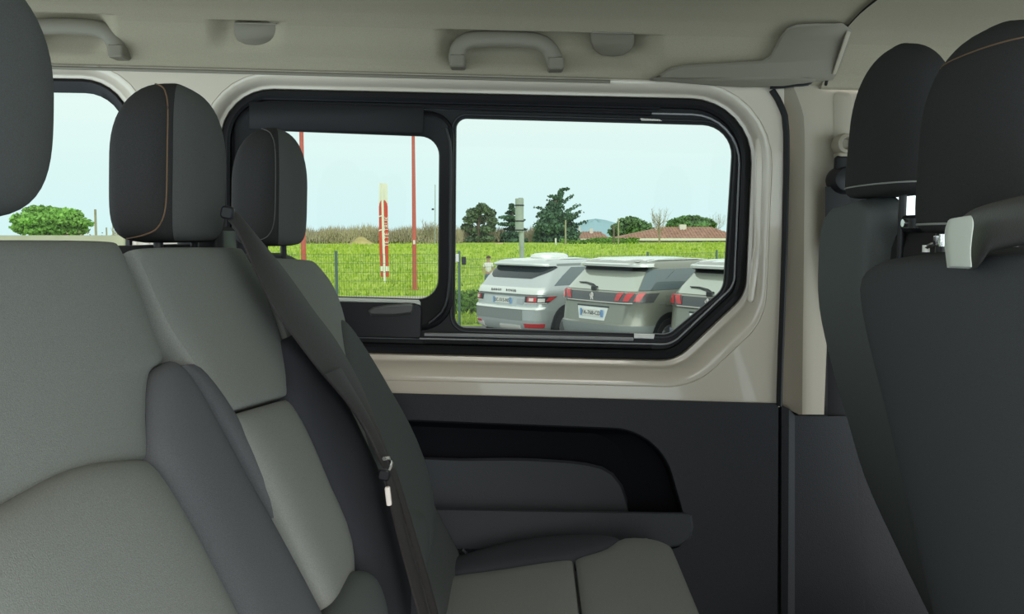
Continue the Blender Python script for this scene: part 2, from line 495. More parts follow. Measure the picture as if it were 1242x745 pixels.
# ---------------- B pillar
pl = thing('trim_5', 'beige plastic pillar cover between the side window and the front door', None, P(975, 503, 1.78), kind='structure')
A_l = [(934, 104), (948, 128), (957, 158), (956, 260), (953, 360), (949.5, 440), (948, 493)]
A_r = [(960, 100), (972, 130), (976, 160), (975.5, 260), (974.5, 360), (973.5, 440), (973, 503)]
B_r = [(1085, 85), (1085, 130), (1085, 160), (1085, 260), (1085, 360)]
C_r = [(1004, 385), (1001, 440), (999.5, 503)]
n = 26
a = catmull([(x, y, 0) for x, y in A_l], n); b = catmull([(x, y, 0) for x, y in A_r], n)
c = catmull([(1085, 85, 0), (1085, 250, 0), (1078, 345, 0), (1040, 378, 0), (1006, 392, 0), (1002, 440, 0), (999.5, 503, 0)], n)
rings = []
for i in range(n):
    p, q = a[i], b[i]
    yy = b[i].y
    rx = 1085 if yy < 350 else (1085 + (1004 - 1085) * min(1, (yy - 350) / 40))
    if yy > 390: rx = 1004 - (yy - 390) * 0.04
    rings.append([P(p.x, p.y, 1.812), P(p.x, p.y, 1.792), P(p.x + 3, p.y, 1.788), P(q.x - 4, q.y, 1.768), P(q.x, q.y, 1.763), P(q.x + 5, q.y, 1.763), P(min((q.x + rx) / 2, q.x + 16), yy, 1.772), P(min(rx - 3, q.x + 26), yy, 1.781), P(rx - 1, yy, 1.783), P(rx, yy, 1.788), P(rx, yy, 1.86)])
V, Fc = loft(rings, closed=False)
V2 = rings[-1]
mb = MB().add(V, Fc)
mb.add(list(V2) , [tuple(range(len(V2)))])
mb.build('pillar_cover', M['pillar'], pl, auto=35)
V, Fc = plate(rpoly([(1011, 110, 8), (1035, 111, 10), (1035, 205, 6), (1011, 205, 6)], 5, 3), 1.783, 0.004, 0.003)
MB().add(V, Fc).build('slide_cover', M['pillar'], pl)
V, Fc = plate(rpoly([(1006, 94, 8), (1038, 94, 8), (1038, 107, 5), (1006, 107, 5)], 5, 3), 1.783, 0.003, 0.002)
MB().add(V, Fc).build('screw_cover', M['pillar'], pl)
# door seal (black weather strip)
ws = catmull([P(936, 109, 1.772), P(947, 128, 1.772), P(953.5, 158, 1.772), P(952.5, 260, 1.772), P(949.5, 360, 1.772), P(946.5, 440, 1.772), P(945, 492, 1.772)], 30)
props(MB().add(*tube(ws, 0.0065, 0.010, 8, up=(0, 1, 0))).build('trim_6', M['rubber']), 'black rubber door seal running down beside the beige pillar', kind='structure')
# dark lower pillar trim
LP_ = [[(944.5, 489), (944.5, 900)], [(948, 491.5), (947, 900)], [(957, 496), (955, 900)], [(964, 504), (964, 900)], [(1000, 505), (1010, 900)], [(1035, 505), (1060, 900)]]
dep = [1.79, 1.772, 1.766, 1.780, 1.785, 1.79]
rings = [[P(t[0], t[1], d), P(q[0], q[1], d)] for (t, q), d in zip(LP_, dep)]
top = [r[0] for r in rings]
V, Fc = loft(rings, closed=False)
mb = MB().add(V, Fc)
mb.add([P(x, y, 1.87) for x, y in ((944.5, 489), (964, 504), (1035, 505))] + [top[0], top[3], top[5]], [(0, 1, 4, 3), (1, 2, 5, 4)])
props(mb.build('trim_7', M['dark'], auto=25), 'dark plastic lower pillar cover beside the front seats', kind='structure')
# front door
dr = thing('door_1', 'dark lined front door mostly hidden behind the front seats', None, P(1200, 900, 1.86), kind='structure')
MB().add(*fill([toP([(985, 60), (1085, 60), (1085, 262), (1800, 262), (1800, 900), (985, 900)], 1.865)])).build('door_lining', M['dark'], dr)
MB().add(*fill([toP([(1080, 60), (1800, 60), (1800, 268), (1080, 268)], 1.868)])).build('pane', M['glass_clear'], dr)

# outer body skin closing the gaps between the trims
sk = MB()
sk.add(*fill([toP([(-700, 445), (1900, 500), (1900, 1000), (-700, 1000)], 1.94)]))
sk.add(*fill([toP([(925, 40), (1080, 40), (1080, 520), (925, 520)], 1.88)]))
props(sk.build('wall_outer', M['rubber']), 'dark outer body skin behind the side panels', kind='structure')
# ---------------- coat hook / belt hanger and belt anchor on the pillar
hk = thing('belt_guide_hook', 'beige round hook on the pillar beside the front headrest', 'hook', P(1019, 190, 1.77))
c0 = P(1020, 176, 1.772)
V, Fc = loft([[c0 + Vector((r * math.cos(2 * pi * j / 20), -d, r * 1.05 * math.sin(2 * pi * j / 20))) for j in range(20)] for r, d in ((0.021, 0.0), (0.0215, 0.02), (0.019, 0.034), (0.013, 0.037), (0.011, 0.034), (0.010, 0.02))], caps=True)
MB().add(V, Fc).build('hook_body', M['pillar'], hk)
V, Fc = rbox((c0.x - 0.017, c0.y - 0.034, c0.z - 0.034), (c0.x + 0.017, c0.y, c0.z - 0.018), 0.006)
MB().add(V, Fc).build('hook_lip', M['pillar'], hk)
an = thing('belt_anchor', 'black seat belt anchor on the pillar just left of the far front headrest', 'belt anchor', P(1018, 240, 1.77))
q = P(1020, 219, 1.765)
V, Fc = loft([[q + Vector((rx_ * math.cos(2 * pi * j / 20), -d, rz_ * math.sin(2 * pi * j / 20))) for j in range(20)] for rx_, rz_, d in ((0.033, 0.030, 0), (0.034, 0.031, 0.02), (0.026, 0.024, 0.038), (0.012, 0.01, 0.042))], caps=True)
MB().add(V, Fc).build('anchor_cap', M['rubber2'], an)
V, Fc = rbox((q.x - 0.022, q.y - 0.03, q.z + 0.0), (q.x + 0.03, q.y - 0.006, q.z + 0.05), 0.01)
MB().add(V, Fc).build('belt_loop', M['rubber'], an)
V, Fc = plate(rpoly([(1004, 226, 6), (1062, 226, 6), (1062, 300, 6), (1004, 300, 6)], 5, 3), 1.762, 0.012, 0.003)
MB().add(V, Fc).build('anchor_bracket', M['rubber'], an)
V, Fc = tube([P(1016, 226, 1.745), P(1016, 300, 1.745), P(1018, 430, 1.79), P(1018, 520, 1.80)], 0.026, 0.0015, 8, up=(0, 1, 0))
MB().add(V, Fc).build('webbing', M['rubber'], an)

# ---------------- headliner
ROWS = [(94, 1.778), (91, 1.770), (84, 1.764), (76, 1.755), (60, 1.730), (48, 1.712), (38, 1.695), (20, 1.652), (0, 1.585), (-30, 1.46), (-80, 1.29), (-170, 1.03), (-260, 0.86), (-420, 0.66), (-800, 0.42)]
SL = 0.0255
def interp(tab, x):
    t = sorted(tab)
    if x <= t[0][0]: return t[0][1]
    for (a0, b0), (a1, b1) in zip(t, t[1:]):
        if x <= a1: return b0 + (b1 - b0) * (x - a0) / (a1 - a0)
    return t[-1][1]
def Yh(px, py): return interp(ROWS, py - SL * (px - 621))
def sst(a_, b_, x):
    t = max(0.0, min(1.0, (x - a_) / (b_ - a_))); return t * t * (3 - 2 * t)
def recess(px, pr):
    m = 0.0
    for x0, x1, t0, t1, dpt in ((533, 800, 37.6, 88, 0.05), (-120, 152, 30, 86, 0.05), (262, 352, 33.0, 76, 0.03)):
        a_ = sst(x0 - 4, x0 + 20, px) * (1 - sst(x1 - 40, x1 + 4, px))
        c_ = sst(t0 - 0.1, t0 + 1.0, pr) * (1 - sst(t1 - 34, t1, pr))
        m = max(m, dpt * a_ * c_)
    return m
prs = []
for i in range(len(ROWS) - 1):
    a0, a1 = ROWS[i][0], ROWS[i + 1][0]
    k = 10 if a0 > 20 else (5 if a0 > -100 else 3)
    for j in range(k): prs.append(a0 + (a1 - a0) * j / k)
prs += [37.7, 38.0, 38.4, 38.8, 33.0, 33.4, 33.8, 30.0, 30.5, 31, 32, 36.8]
prs = sorted(set(prs), reverse=True)
def smoothY(pr):  # catmull like smoothing of the rows
    return sum(interp(ROWS, pr + d) * g_ for d, g_ in ((-5, .2), (0, .6), (5, .2))) if pr < 80 else interp(ROWS, pr)
def headliner(x0, x1, nx, drop):
    V = []
    for i in range(nx + 1):
        x = x0 + (x1 - x0) * i / nx
        for pr in prs:
            Y = smoothY(pr)
            p0 = P(621, pr, Y)
            px = 621 + x / Y * F
            d = recess(px, pr) if pr > 10 else 0
            V.append((x, p0.y + d, p0.z - SL * x - drop + d * 0.30))
        V.append((x, -0.55, V[-1][2] + 0.005))
    m = len(prs) + 1
    Fc = [(i * m + j, i * m + j + 1, (i + 1) * m + j + 1, (i + 1) * m + j) for i in range(nx) for j in range(m - 1)]
    return V, Fc
V, Fc = headliner(-1.45, 0.660, 330, 0)
props(obj('ceiling', V, Fc, M['headliner'], auto=30), 'beige cloth headliner of the van with handle recesses', kind='structure')
V, Fc = headliner(0.652, 1.9, 24, 0.008)
props(obj('trim_8', V, Fc, M['headliner']), 'front section of the beige headliner above the front seats', kind='structure')
V, Fc = tube([P(621, pr, smoothY(pr)) + Vector((0.660, -0.002, 0.000 - SL * 0.66)) for pr in prs if pr < 92 and pr > -790], 0.004, 0.006, 6)
props(MB().add(*(V, Fc)).build('trim_9', M['rubber']), 'dark joint line across the headliner above the front seats', kind='structure')
# floor
props(obj('floor', *box((-1.5, -0.4, 0.98), (1.9, 1.86, 1.02)), M['floor'], smooth=False), 'dark van floor under the seats', kind='structure')
# seam strip under the headliner
ed = [P(px, 92.5 + SL * (px - 621) + 3.5, 1.771) for px in range(-400, 800, 60)]
props(MB().add(*tube(ed, 0.004, 0.004, 6)).build('trim_10', M['trimgrey']), 'thin edge strip where the headliner meets the painted wall', kind='structure')

# ---------------- belt cover trim by the front (moulded corner cover)
cv = thing('trim_11', 'moulded taupe plastic corner cover between headliner and pillar', None, P(920, 106, 1.78), kind='structure')
cpts = [(788, 97.5), (800, 91), (812, 83), (830, 79), (870, 77), (925, 73.5), (934, 68), (941, 55), (947, 43), (955, 34), (966, 30), (985, 28.5), (1012, 28.5), (1021, 28), (1033, 36), (1030, 50), (1022, 73), (1014, 91), (1010, 97), (985, 100), (950, 105.5), (900, 106), (860, 103.5)]
yc = lambda x, y: Yh(x, y) - 0.012
V, Fc = plate(cpts, yc, 0.012, 0.005, back=0.03)
MB().add(V, Fc).build('cover_body', M['trimgrey'], cv)
lpts = [(792, 98), (830, 95.5), (880, 93.5), (925, 91), (950, 91), (990, 95), (984, 99.5), (950, 104.5), (900, 105), (860, 102.5)]
V, Fc = plate(lpts, lambda x, y: Yh(x, y) - 0.020, 0.006, 0.008, back=0.02)
MB().add(V, Fc).build('cover_ledge', M['trimgrey'], cv)
V, Fc = plate([(1027, 37), (1032, 39), (1014, 90), (1009, 90)], lambda x, y: Yh(x, y) - 0.022, 0.005, 0.002, back=0.02)
MB().add(V, Fc).build('cover_edge', M['pillar'], cv)
gp = catmull([P(934, 106.5, 1.758), P(948, 106, 1.757), P(962, 104, 1.755), P(975, 103, 1.755), (P(981, 102, 1.755)), P(985, 98.5, 1.755)], 16)
MB().add(*tube(gp, 0.0022, 0.003, 6)).build('cover_gap', M['rubber'], cv)

# ---------------- grab handles and hook caps
def grab_handle(dx, name, label, py_off):
    g_ = thing(name, label, 'grab handle', P(612 + dx, 82 + py_off, 1.75), 'beige grab handles on the headliner')
    mats = M['trimgrey']
    pts = [(555, 76), (555, 66), (559, 55), (570, 48.5), (588, 47), (610, 46.5), (632, 47.5), (651, 50), (664, 57), (671, 68), (674, 79)]
    path = catmull([P(x + dx, y + py_off, 1.738 - 0.012 * math.sin(pi * i / 10)) for i, (x, y) in enumerate(pts)], 40)
    V, Fc = tube(path, 0.0165, 0.010, 14, up=(0, 1, 0), taper=lambda t: 1.0 + 0.12 * abs(2 * t - 1) ** 3)
    MB().add(V, Fc).build('handle_bar', mats, g_)
    for x, y in ((555, 75), (674, 78)):
        c_ = P(x + dx, y + py_off, 1.735)
        V, Fc = rbox((c_.x - 0.016, c_.y - 0.012, c_.z - 0.012), (c_.x + 0.016, c_.y + 0.03, c_.z + 0.014), 0.006)
        MB().add(V, Fc).build('handle_foot', mats, g_)
    return g_
grab_handle(0, 'grab_handle', 'beige grab handle on the headliner above the sliding window', 0)
grab_handle(-532, 'grab_handle', 'beige grab handle at top left, partly behind the nearest headrest', -15)
def hook_cap(px, py, label):
    pts = [(px - 27, py - 14), (px + 26, py - 13), (px + 26, py), (px + 22, py + 9), (px + 12, py + 15), (px, py + 16.5), (px - 13, py + 15), (px - 23, py + 8), (px - 27, py)]
    V, Fc = plate(pts, lambda x, y: Yh(x, y) + 0.022, 0.012, 0.004, back=0.02)
    g_ = thing('coat_hook', label, 'coat hook', P(px, py + 16, 1.75), 'folded coat hooks on the headliner')
    MB().add(V, Fc).build('hook_cap', M['trimgrey'], g_)
    path = [P(px - 25 + 2 * k, py - 13 + 0.04 * k, Yh(px, py - 13) - 0.0) for k in range(26)]
    MB().add(*tube(path, 0.002, 0.002, 6)).build('hinge_pin', M['trimgrey'], g_)
hook_cap(743, 52, 'folded half round coat hook cap right of the grab handle')
hook_cap(311, 41, 'folded half round coat hook cap above the middle headrest')

# ================================================================== LEFT BENCH SEATS
NB = Vector((1, 0, 0.5)).normalized()
bench = lambda p: p.x + 0.5 * (p.z - 2.1) + 0.41
def PB(px, py, o_=0.0):
    return hit(px, py, lambda p: bench(p) - o_ * 1.118)

def headrest(parent, cx, cy, z0, z1, hx, hy, lean=0.0, fmat=None, stitch=None, pipe=None, pipe2=None, front=None, side=-1, fside=1, nz=30, na=44, ex=3.0, ptop=2.5, pbot=4.5, xtop=2.2, posts=(-0.06, 0.06), postlen=0.08):
    zc = (z0 + z1) / 2; hz = (z1 - z0) / 2
    rings = []; V = []
    def sec(t):
        pr_ = ptop if t > 0 else pbot
        fy = max(0.02, 1 - abs(t) ** pr_) ** (1 / pr_)
        pr2 = xtop if t > 0 else pbot
        fx = max(0.02, 1 - abs(t) ** pr2) ** (1 / pr2)
        return fx, fy
    ts = [-math.cos(pi * i / (nz - 1)) for i in range(nz)]
    for t in ts:
        fx, fy = sec(t * 0.9999)
        r = []
        for j in range(na):
            a_ = 2 * pi * j / na
            ca, sa = math.cos(a_), math.sin(a_)
            x = math.copysign(abs(ca) ** (2 / ex), ca) * hx * fx
            y = math.copysign(abs(sa) ** (2 / ex), sa) * hy * fy
            x += fside * -0.012 * (y / hy) ** 2
            r.append(Vector((cx + x + lean * (t * hz), cy + y, zc + t * hz)))
        rings.append(r)
    V, Fc = loft(rings, caps=True)
    h = MB().add(V, Fc).build('headrest', fmat, parent, auto=80)
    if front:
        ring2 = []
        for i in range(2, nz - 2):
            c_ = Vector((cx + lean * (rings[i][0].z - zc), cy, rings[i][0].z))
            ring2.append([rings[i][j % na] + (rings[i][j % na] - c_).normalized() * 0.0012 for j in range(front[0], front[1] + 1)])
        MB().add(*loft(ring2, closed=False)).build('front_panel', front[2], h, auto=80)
    if stitch:
        js = stitch[0]
        path = []
        for i in range(3, nz - 3):
            u = abs(2 * (i - 3) / (nz - 7) - 1)
            jf = js - 7.0 * u ** 5
            j0 = int(math.floor(jf)); p_ = rings[i][j0 % na].lerp(rings[i][(j0 + 1) % na], jf - j0)
            path.append(p_ + (p_ - Vector((cx, cy, p_.z))).normalized() * 0.0010)
        path = catmull(path, 60)
        MB().add(*tube(path, 0.0010, 0.0010, 5)).build('stitching', stitch[1], h)
    if pipe:
        i = pipe[0]
        path = [rings[i][j % na] + (rings[i][j % na] - Vector((cx, cy, rings[i][0].z))).normalized() * 0.001 for j in range(pipe[1], pipe[2])]
        MB().add(*tube(path, 0.0013, 0.0013, 5)).build('piping', M['stitchg'], h)
    if pipe2:
        i = pipe2[0]
        path = [rings[i][j % na] + (rings[i][j % na] - Vector((cx, cy, rings[i][0].z))).normalized() * 0.0006 for j in range(pipe2[1], pipe2[2])]
        MB().add(*tube(path, 0.0009, 0.0009, 5)).build('stitching', M['stitch'], h)
    for dy in posts:
        MB().add(*cyl((cx - lean * hz, cy + dy, z0 - postlen), 0.006, postlen + 0.03, n=10)).build('post', M['rubber2'] , h)
    return h, rings

def shell(y0, y1, z0, z1, th, surf, sgn, nz=22, na=36, ex=7.0, ptop=3.0):
    """backrest core: horizontal superellipse sections following surf(z) = x of the visible face; sgn = direction away from it"""
    rings = []
    cy = (y0 + y1) / 2; hy = (y1 - y0) / 2
    for i in range(nz):
        t = i / (nz - 1)
        z = z0 + (z1 - z0) * (1 - (1 - t) ** 1.6)
        u = max(0.0, (z - (z1 - 0.07)) / 0.07)
        sc = max(0.05, 1 - u ** ptop) ** (1 / ptop)
        hx = th / 2 * max(0.12, sc); hyy = hy - (1 - sc) * 0.06
        cx_ = surf(z) + sgn * th / 2
        r = []
        for j in range(na):
            a_ = 2 * pi * j / na
            ca, sa = math.cos(a_), math.sin(a_)
            r.append(Vector((cx_ + math.copysign(abs(ca) ** (2 / ex), ca) * hx, cy + math.copysign(abs(sa) ** (2 / ex), sa) * hyy, z)))
        rings.append(r)
    return loft(rings, caps=True)

bsurf = lambda z: -0.41 - 0.5 * (z - 2.1) - 0.030
def bp(pts, o_=0.0): return [PB(x, y, o_) for x, y in pts]

GS = 'row of three grey rear seats'
def bpad(Lp, Rp, base, puff, *a, tuck=0.45, **k):
    o_ = puff * tuck + base
    return pad(bp(Lp, o_), bp(Rp, o_), NB, -puff * tuck, puff, *a, **k)
# ---- nearest seat
s1 = thing('rear_seat', 'nearest grey cloth rear seat, filling the lower left corner', 'seat', (-0.3, 0.64, 1.02), GS)
V, Fc = shell(0.40, 0.868, 1.30, 2.092, 0.13, bsurf, -1)
MB().add(V, Fc).build('backrest', M['fabd'], s1, auto=60)
T = [(-560, 286), (-470, 400), (-420, 500), (-330, 700)]
MB().add(*bpad([(-330, 292), (-330, 400), (-330, 500), (-330, 760)], [(148, 291), (172, 352), (190, 400), (202, 436), (185, 452), (181, 500), (186, 552)], -0.004, 0.022, 0.05, 18, 40, pt=5)).build('upper_panel', M['fab'], s1)
# lower panel: rows run along the seam
MB().add(*bpad([(186, 553), (90, 567), (0, 612), (-140, 700), (-190, 730)], [(420, 1010), (300, 1020), (200, 1035), (60, 1060), (-60, 1085)], 0.0, 0.038, 0.06, 30, 26, p=4, pt=3, tuck=0.35)).build('lower_panel', M['fab'], s1)
MB().add(*bpad([(203, 438), (184, 452), (181, 500), (187, 553), (215, 622), (277, 750), (345, 880)], [(206, 437), (228, 462), (258, 512), (300, 586), (338, 652), (392, 752), (455, 880)], -0.002, 0.028, 0.06, 14, 34)).build('side_bolster', M['fabm'], s1)
MB().add(*bpad([(-190, 640), (-150, 720), (-80, 860)], [(-60, 600), (0, 655), (52, 745), (110, 850)], 0.0, 0.02, 0.05, 12, 20)).build('side_bolster', M['fab'], s1)
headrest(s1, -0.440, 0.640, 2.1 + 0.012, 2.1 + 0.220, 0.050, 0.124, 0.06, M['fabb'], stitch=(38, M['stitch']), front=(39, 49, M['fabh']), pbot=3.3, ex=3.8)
# ---- middle seat
s2 = thing('rear_seat', 'middle grey cloth rear seat, the belt hanging over its far edge', 'seat', (-0.3, 1.09, 1.02), GS)
V, Fc = shell(0.878, 1.312, 1.30, 2.086, 0.13, bsurf, -1)
MB().add(V, Fc).build('backrest', M['fabd'], s2, auto=60)
MB().add(*bpad([(163, 301), (182, 345), (205, 395), (236, 440), (258, 478), (278, 500)], [(296, 301), (318, 345), (336, 390), (347, 425), (351, 455), (353, 479)], -0.002, 0.014, 0.05, 16, 30, pt=8)).build('upper_panel', M['fab'], s2)
MB().add(*bpad([(279, 502), (312, 570), (345, 640), (392, 745), (410, 800)], [(353, 481), (372, 526), (395, 585), (425, 665), (420, 800)], -0.002, 0.026, 0.05, 18, 26, p=3.5, pt=3.5)).build('lower_panel', M['fab'], s2)
MB().add(*bpad([(222, 440), (258, 500), (310, 590), (390, 745), (420, 800)], [(240, 440), (280, 502), (330, 592), (402, 745), (430, 800)], -0.006, 0.018, 0.05, 10, 22)).build('side_bolster', M['fabm'], s2)
MB().add(*bpad([(344, 412), (350, 450), (354, 482), (380, 545), (404, 605), (426, 665), (430, 700), (412, 780)], [(358, 403), (385, 432), (410, 475), (440, 535), (466, 595), (486, 660), (496, 710), (500, 790)], 0.0, 0.032, 0.07, 16, 30)).build('side_bolster', mat('navy_charcoal_cloth', (0.034, 0.036, 0.044), 0.95, spec=0.15, noise=(900, 0.12), bump=(1200, 0.3)), s2)
MB().add(*bpad([(426, 692), (412, 720), (398, 752), (380, 800)], [(436, 690), (456, 708), (470, 745), (474, 800)], 0.012, 0.03, 0.06, 14, 18, p=2.4, pt=2.6)).build('lower_bolster', M['fabg'], s2)
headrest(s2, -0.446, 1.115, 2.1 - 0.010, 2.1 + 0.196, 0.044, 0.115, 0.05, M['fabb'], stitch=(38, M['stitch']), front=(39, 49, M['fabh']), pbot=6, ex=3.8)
V, Fc = rbox((-0.50, 1.225, 2.045), (-0.43, 1.30, 2.112), 0.012)
MB().add(V, Fc).build('belt_outlet', M['rubber2'], s2)
# ---- far seat
s3 = thing('rear_seat', 'grey cloth rear seat next to the side wall, under the window latch', 'seat', (-0.3, 1.51, 1.02), GS)
V, Fc = shell(1.322, 1.705, 1.30, 2.064, 0.13, bsurf, -1)
MB().add(V, Fc).build('backrest', M['fabg'], s3, auto=60)
MB().add(*bpad([(318, 312), (330, 350), (345, 400), (368, 470), (400, 560), (430, 640)], [(382, 316), (404, 345), (418, 382), (426, 432), (450, 540), (474, 640)], 0.002, 0.016, 0.05, 16, 28, pt=6)).build('centre_panel', M['fab'], s3)
MB().add(*bpad([(418, 384), (422, 420), (432, 470), (452, 540), (468, 600), (470, 660), (480, 710)], [(421, 382), (447, 424), (480, 478), (508, 528), (528, 582), (533, 635), (524, 700)], 0.0, 0.032, 0.07, 14, 30, tuck=0.8)).build('side_bolster', M['fabg'], s3)
MB().add(*bpad([(474, 612), (470, 660), (474, 712)], [(494, 604), (520, 634), (518, 700)], 0.012, 0.024, 0.06, 12, 18, p=2.4, pt=2.4)).build('lower_bolster', M['fabg'], s3)
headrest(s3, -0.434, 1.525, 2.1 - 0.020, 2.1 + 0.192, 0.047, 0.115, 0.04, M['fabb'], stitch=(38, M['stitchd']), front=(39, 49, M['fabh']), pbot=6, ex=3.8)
# cushions
CS = lambda p: p.z - (2.1 - 0.653 + 0.17 * p.x)
NC = Vector((-0.17, 0, 1)).normalized()
def cp(pts, o_=0.0): return [hit(x, y, lambda p: CS(p) - o_) for x, y in pts]
def cushion_block(parent, y0, y1):
    rings = []
    for x, zt, zb in ((-0.22, -0.705, -0.82), (-0.2, -0.70, -0.85), (0.0, -0.668, -0.86), (0.2, -0.632, -0.85), (0.28, -0.622, -0.83), (0.315, -0.64, -0.80), (0.328, -0.68, -0.77)):
        r = []
        for k in range(24):
            a_ = 2 * pi * k / 24; ca, sa = math.cos(a_), math.sin(a_)
            yy = (y0 + y1) / 2 + math.copysign(abs(ca) ** (2 / 6), ca) * (y1 - y0) / 2
            zz = (zt + zb) / 2 + math.copysign(abs(sa) ** (2 / 6), sa) * (zt - zb) / 2
            r.append(Vector((x, yy, 2.1 + zz)))
        rings.append(r)
    V, Fc = loft(rings, caps=True)
    return MB().add(V, Fc).build('cushion', M['fab'], parent, auto=60)
cushion_block(s1, 0.40, 0.868)
cushion_block(s2, 0.878, 1.312)
cushion_block(s3, 1.322, 1.70)
MB().add(*pad(cp([(518, 712), (560, 705), (600, 699), (660, 690), (697, 684.5), (740, 673), (755, 661)]), cp([(516, 700), (550, 683), (600, 667), (640, 658), (690, 654), (730, 655), (752, 659)]), NC, 0.0, 0.018, 0.05, 12, 26)).build('cushion_side', M['fabd'], s3)
MB().add(*pad(cp([(512, 712), (560, 705), (600, 700), (660, 690.5), (696, 685)]), cp([(470, 860), (530, 852), (590, 848), (660, 846), (715, 848)]), NC, 0.002, 0.016, 0.04, 16, 20, p=7, pt=5)).build('cushion_panel', M['fab'], s3)
MB().add(*pad(cp([(698, 685), (735, 675), (757, 661), (790, 661.5), (815, 669)]), cp([(718, 846), (750, 846), (790, 846), (840, 846), (890, 850)]), NC, 0.002, 0.018, 0.04, 16, 20, p=6, pt=5)).build('cushion_front', M['fab'], s3)
for s_, y in ((s1, 0.63), (s2, 1.09), (s3, 1.51)):
    V, Fc = box((-0.25, y - 0.15, 1.02), (0.22, y + 0.15, 1.26))
    obj('seat_base', V, Fc, M['rubber'], s_, smooth=False)
# buckle stub between far cushion and wall
bk = thing('seat_belt_buckle', 'dark belt buckle stub lying between far seat cushion and side panel', 'belt buckle', P(545, 685, 1.69))
MB().add(*tube([P(528, 690, 1.69), P(540, 681, 1.69), P(552, 674, 1.69), P(560, 669, 1.69)], 0.010, 0.005, 8)).build('buckle_strap', M['rubber2'], bk)
MB().add(*tube([P(560.5, 666, 1.69), P(565, 672, 1.69)], 0.005, 0.004, 8)).build('buckle_tip', M['dark2'], bk)

# ---------------- hanging seat belt
sb = thing('seat_belt', 'black seat belt hanging twisted from the middle seat top to the cushion', 'seat belt', PB(500, 745, 0.05))
def ribbon(L, R, o_, n=40, th=0.0025, bow=0.0):
    L = catmull([PB(x, y, o_) for x, y in L], n); R = catmull([PB(x, y, o_) for x, y in R], n)
    V = []; m = 7
    for d in (0, th):
        for l, r in zip(L, R):
            for j in range(m):
                s = j / (m - 1)
                V.append(l.lerp(r, s) + NB * (d + bow * math.sin(pi * s)))
    Fc = []
    k = n * m
    for i in range(n - 1):
        for j in range(m - 1):
            a_ = i * m + j
            Fc.append((a_, a_ + 1, a_ + m + 1, a_ + m)); Fc.append((k + a_, k + a_ + m, k + a_ + m + 1, k + a_ + 1))
        Fc.append((i * m, i * m + m, k + i * m + m, k + i * m)); Fc.append((i * m + m - 1, k + i * m + m - 1, k + i * m + 2 * m - 1, i * m + 2 * m - 1))
    Fc.append(tuple(range(m)) + tuple(range(k + m - 1, k - 1, -1)))
    return V, Fc
MB().add(*ribbon([(272, 262), (288, 284), (312, 335), (330, 372), (352, 404), (385, 448), (418, 487), (440, 520), (456, 552), (463, 566)],
                 [(287, 260), (306, 282), (345, 330), (378, 376), (405, 412), (430, 455), (446, 490), (457, 520), (468, 548), (473, 562)], 0.045, 46, bow=0.006)).build('webbing', M['belt'], sb)
MB().add(*ribbon([(392, 455), (420, 488), (440, 516), (458, 552), (465, 570)], [(412, 447), (436, 488), (449, 512), (464, 545), (470, 566)], 0.055, 26, bow=0.004)).build('webbing_fold', M['belt'], sb)
for L, R in (([(465, 572), (472, 610), (484, 660), (500, 720), (514, 770)], [(473, 570), (482, 605), (494, 655), (511, 715), (525, 770)]),
             ([(472, 570), (483, 606), (498, 658), (514, 715), (528, 770)], [(478, 569), (490, 606), (504, 655), (521, 712), (536, 770)])):
    MB().add(*ribbon(L, R, 0.055, 26, bow=0.003)).build('webbing_strand', M['belt'], sb)
def bbx(px, py, w_, h_, o_, ang, th=0.008):
    c_ = PB(px, py, o_)
    k = c_.y / F
    V, Fc = rbox((-w_ * k / 2, -h_ * k / 2, -th / 2), (w_ * k / 2, h_ * k / 2, th / 2), min(w_, h_) * k * 0.3)
    R_ = Matrix.Rotation(pi / 2, 4, 'X')
    A = Matrix.Rotation(ang, 4, 'Y')
    return [c_ + (A @ (R_ @ Vector(v))) for v in V], Fc
MB().add(*bbx(466, 576, 15, 14, 0.065, 0.2)).build('tongue', M['rubber2'], sb)
tp = [PB(x, y, 0.07) for x, y in ((469, 574), (473, 566), (474, 559), (471, 556), (466, 556.5))]
MB().add(*tube(catmull(tp, 12), 0.003, 0.003, 6)).build('tongue_plate', M['chrome'], sb, label='chrome metal tongue plate')
MB().add(*bbx(471, 602, 6.5, 24, 0.068, -0.1, 0.006)).build('label', mat('pale_label', (0.75, 0.68, 0.64), 0.5), sb, label='white label on the belt')
MB().add(*bbx(276, 258, 16, 16, 0.05, 0.2)).build('guide', M['rubber2'], sb)

# ================================================================== FRONT SEATS (seen from behind)
dsurf = lambda z: 0.578 + 0.36 * max(0.0, 1.97 - z)
dfn = lambda p: p.x - dsurf(p.z)
def dp(pts, o_=0.0): return [hit(x, y, lambda p: dfn(p) + o_, 0.3, 2.4) for x, y in pts]
fs = thing('driver_seat', 'front seat beside the pillar, grey bolster and dark centre seen from behind', 'seat', (0.72, 1.30, 1.02), 'front seats seen from behind')
V, Fc = shell(1.04, 1.515, 1.20, 2.120, 0.12, lambda z: dsurf(z) + 0.03, 1)
MB().add(V, Fc).build('backrest', M['fabb'], fs, auto=60)
NR = Vector((-1, 0, -0.2)).normalized()
MB().add(*pad(dp([(1012, 252), (1001, 272), (998, 310), (999, 370), (1014, 440), (1034, 510), (1056, 582), (1092, 660), (1140, 760), (1170, 820)]),
              dp([(1044, 243), (1058, 256), (1058, 290), (1056, 340), (1072, 430), (1096, 510), (1120, 590), (1145, 665), (1190, 760), (1220, 820)]), NR, 0.0, 0.020, 0.05, 16, 40)).build('side_bolster', mat('slate_driver_bolster_cloth', (0.105, 0.116, 0.116), 0.95, spec=0.15, noise=(900, 0.12), bump=(1200, 0.3)), fs)
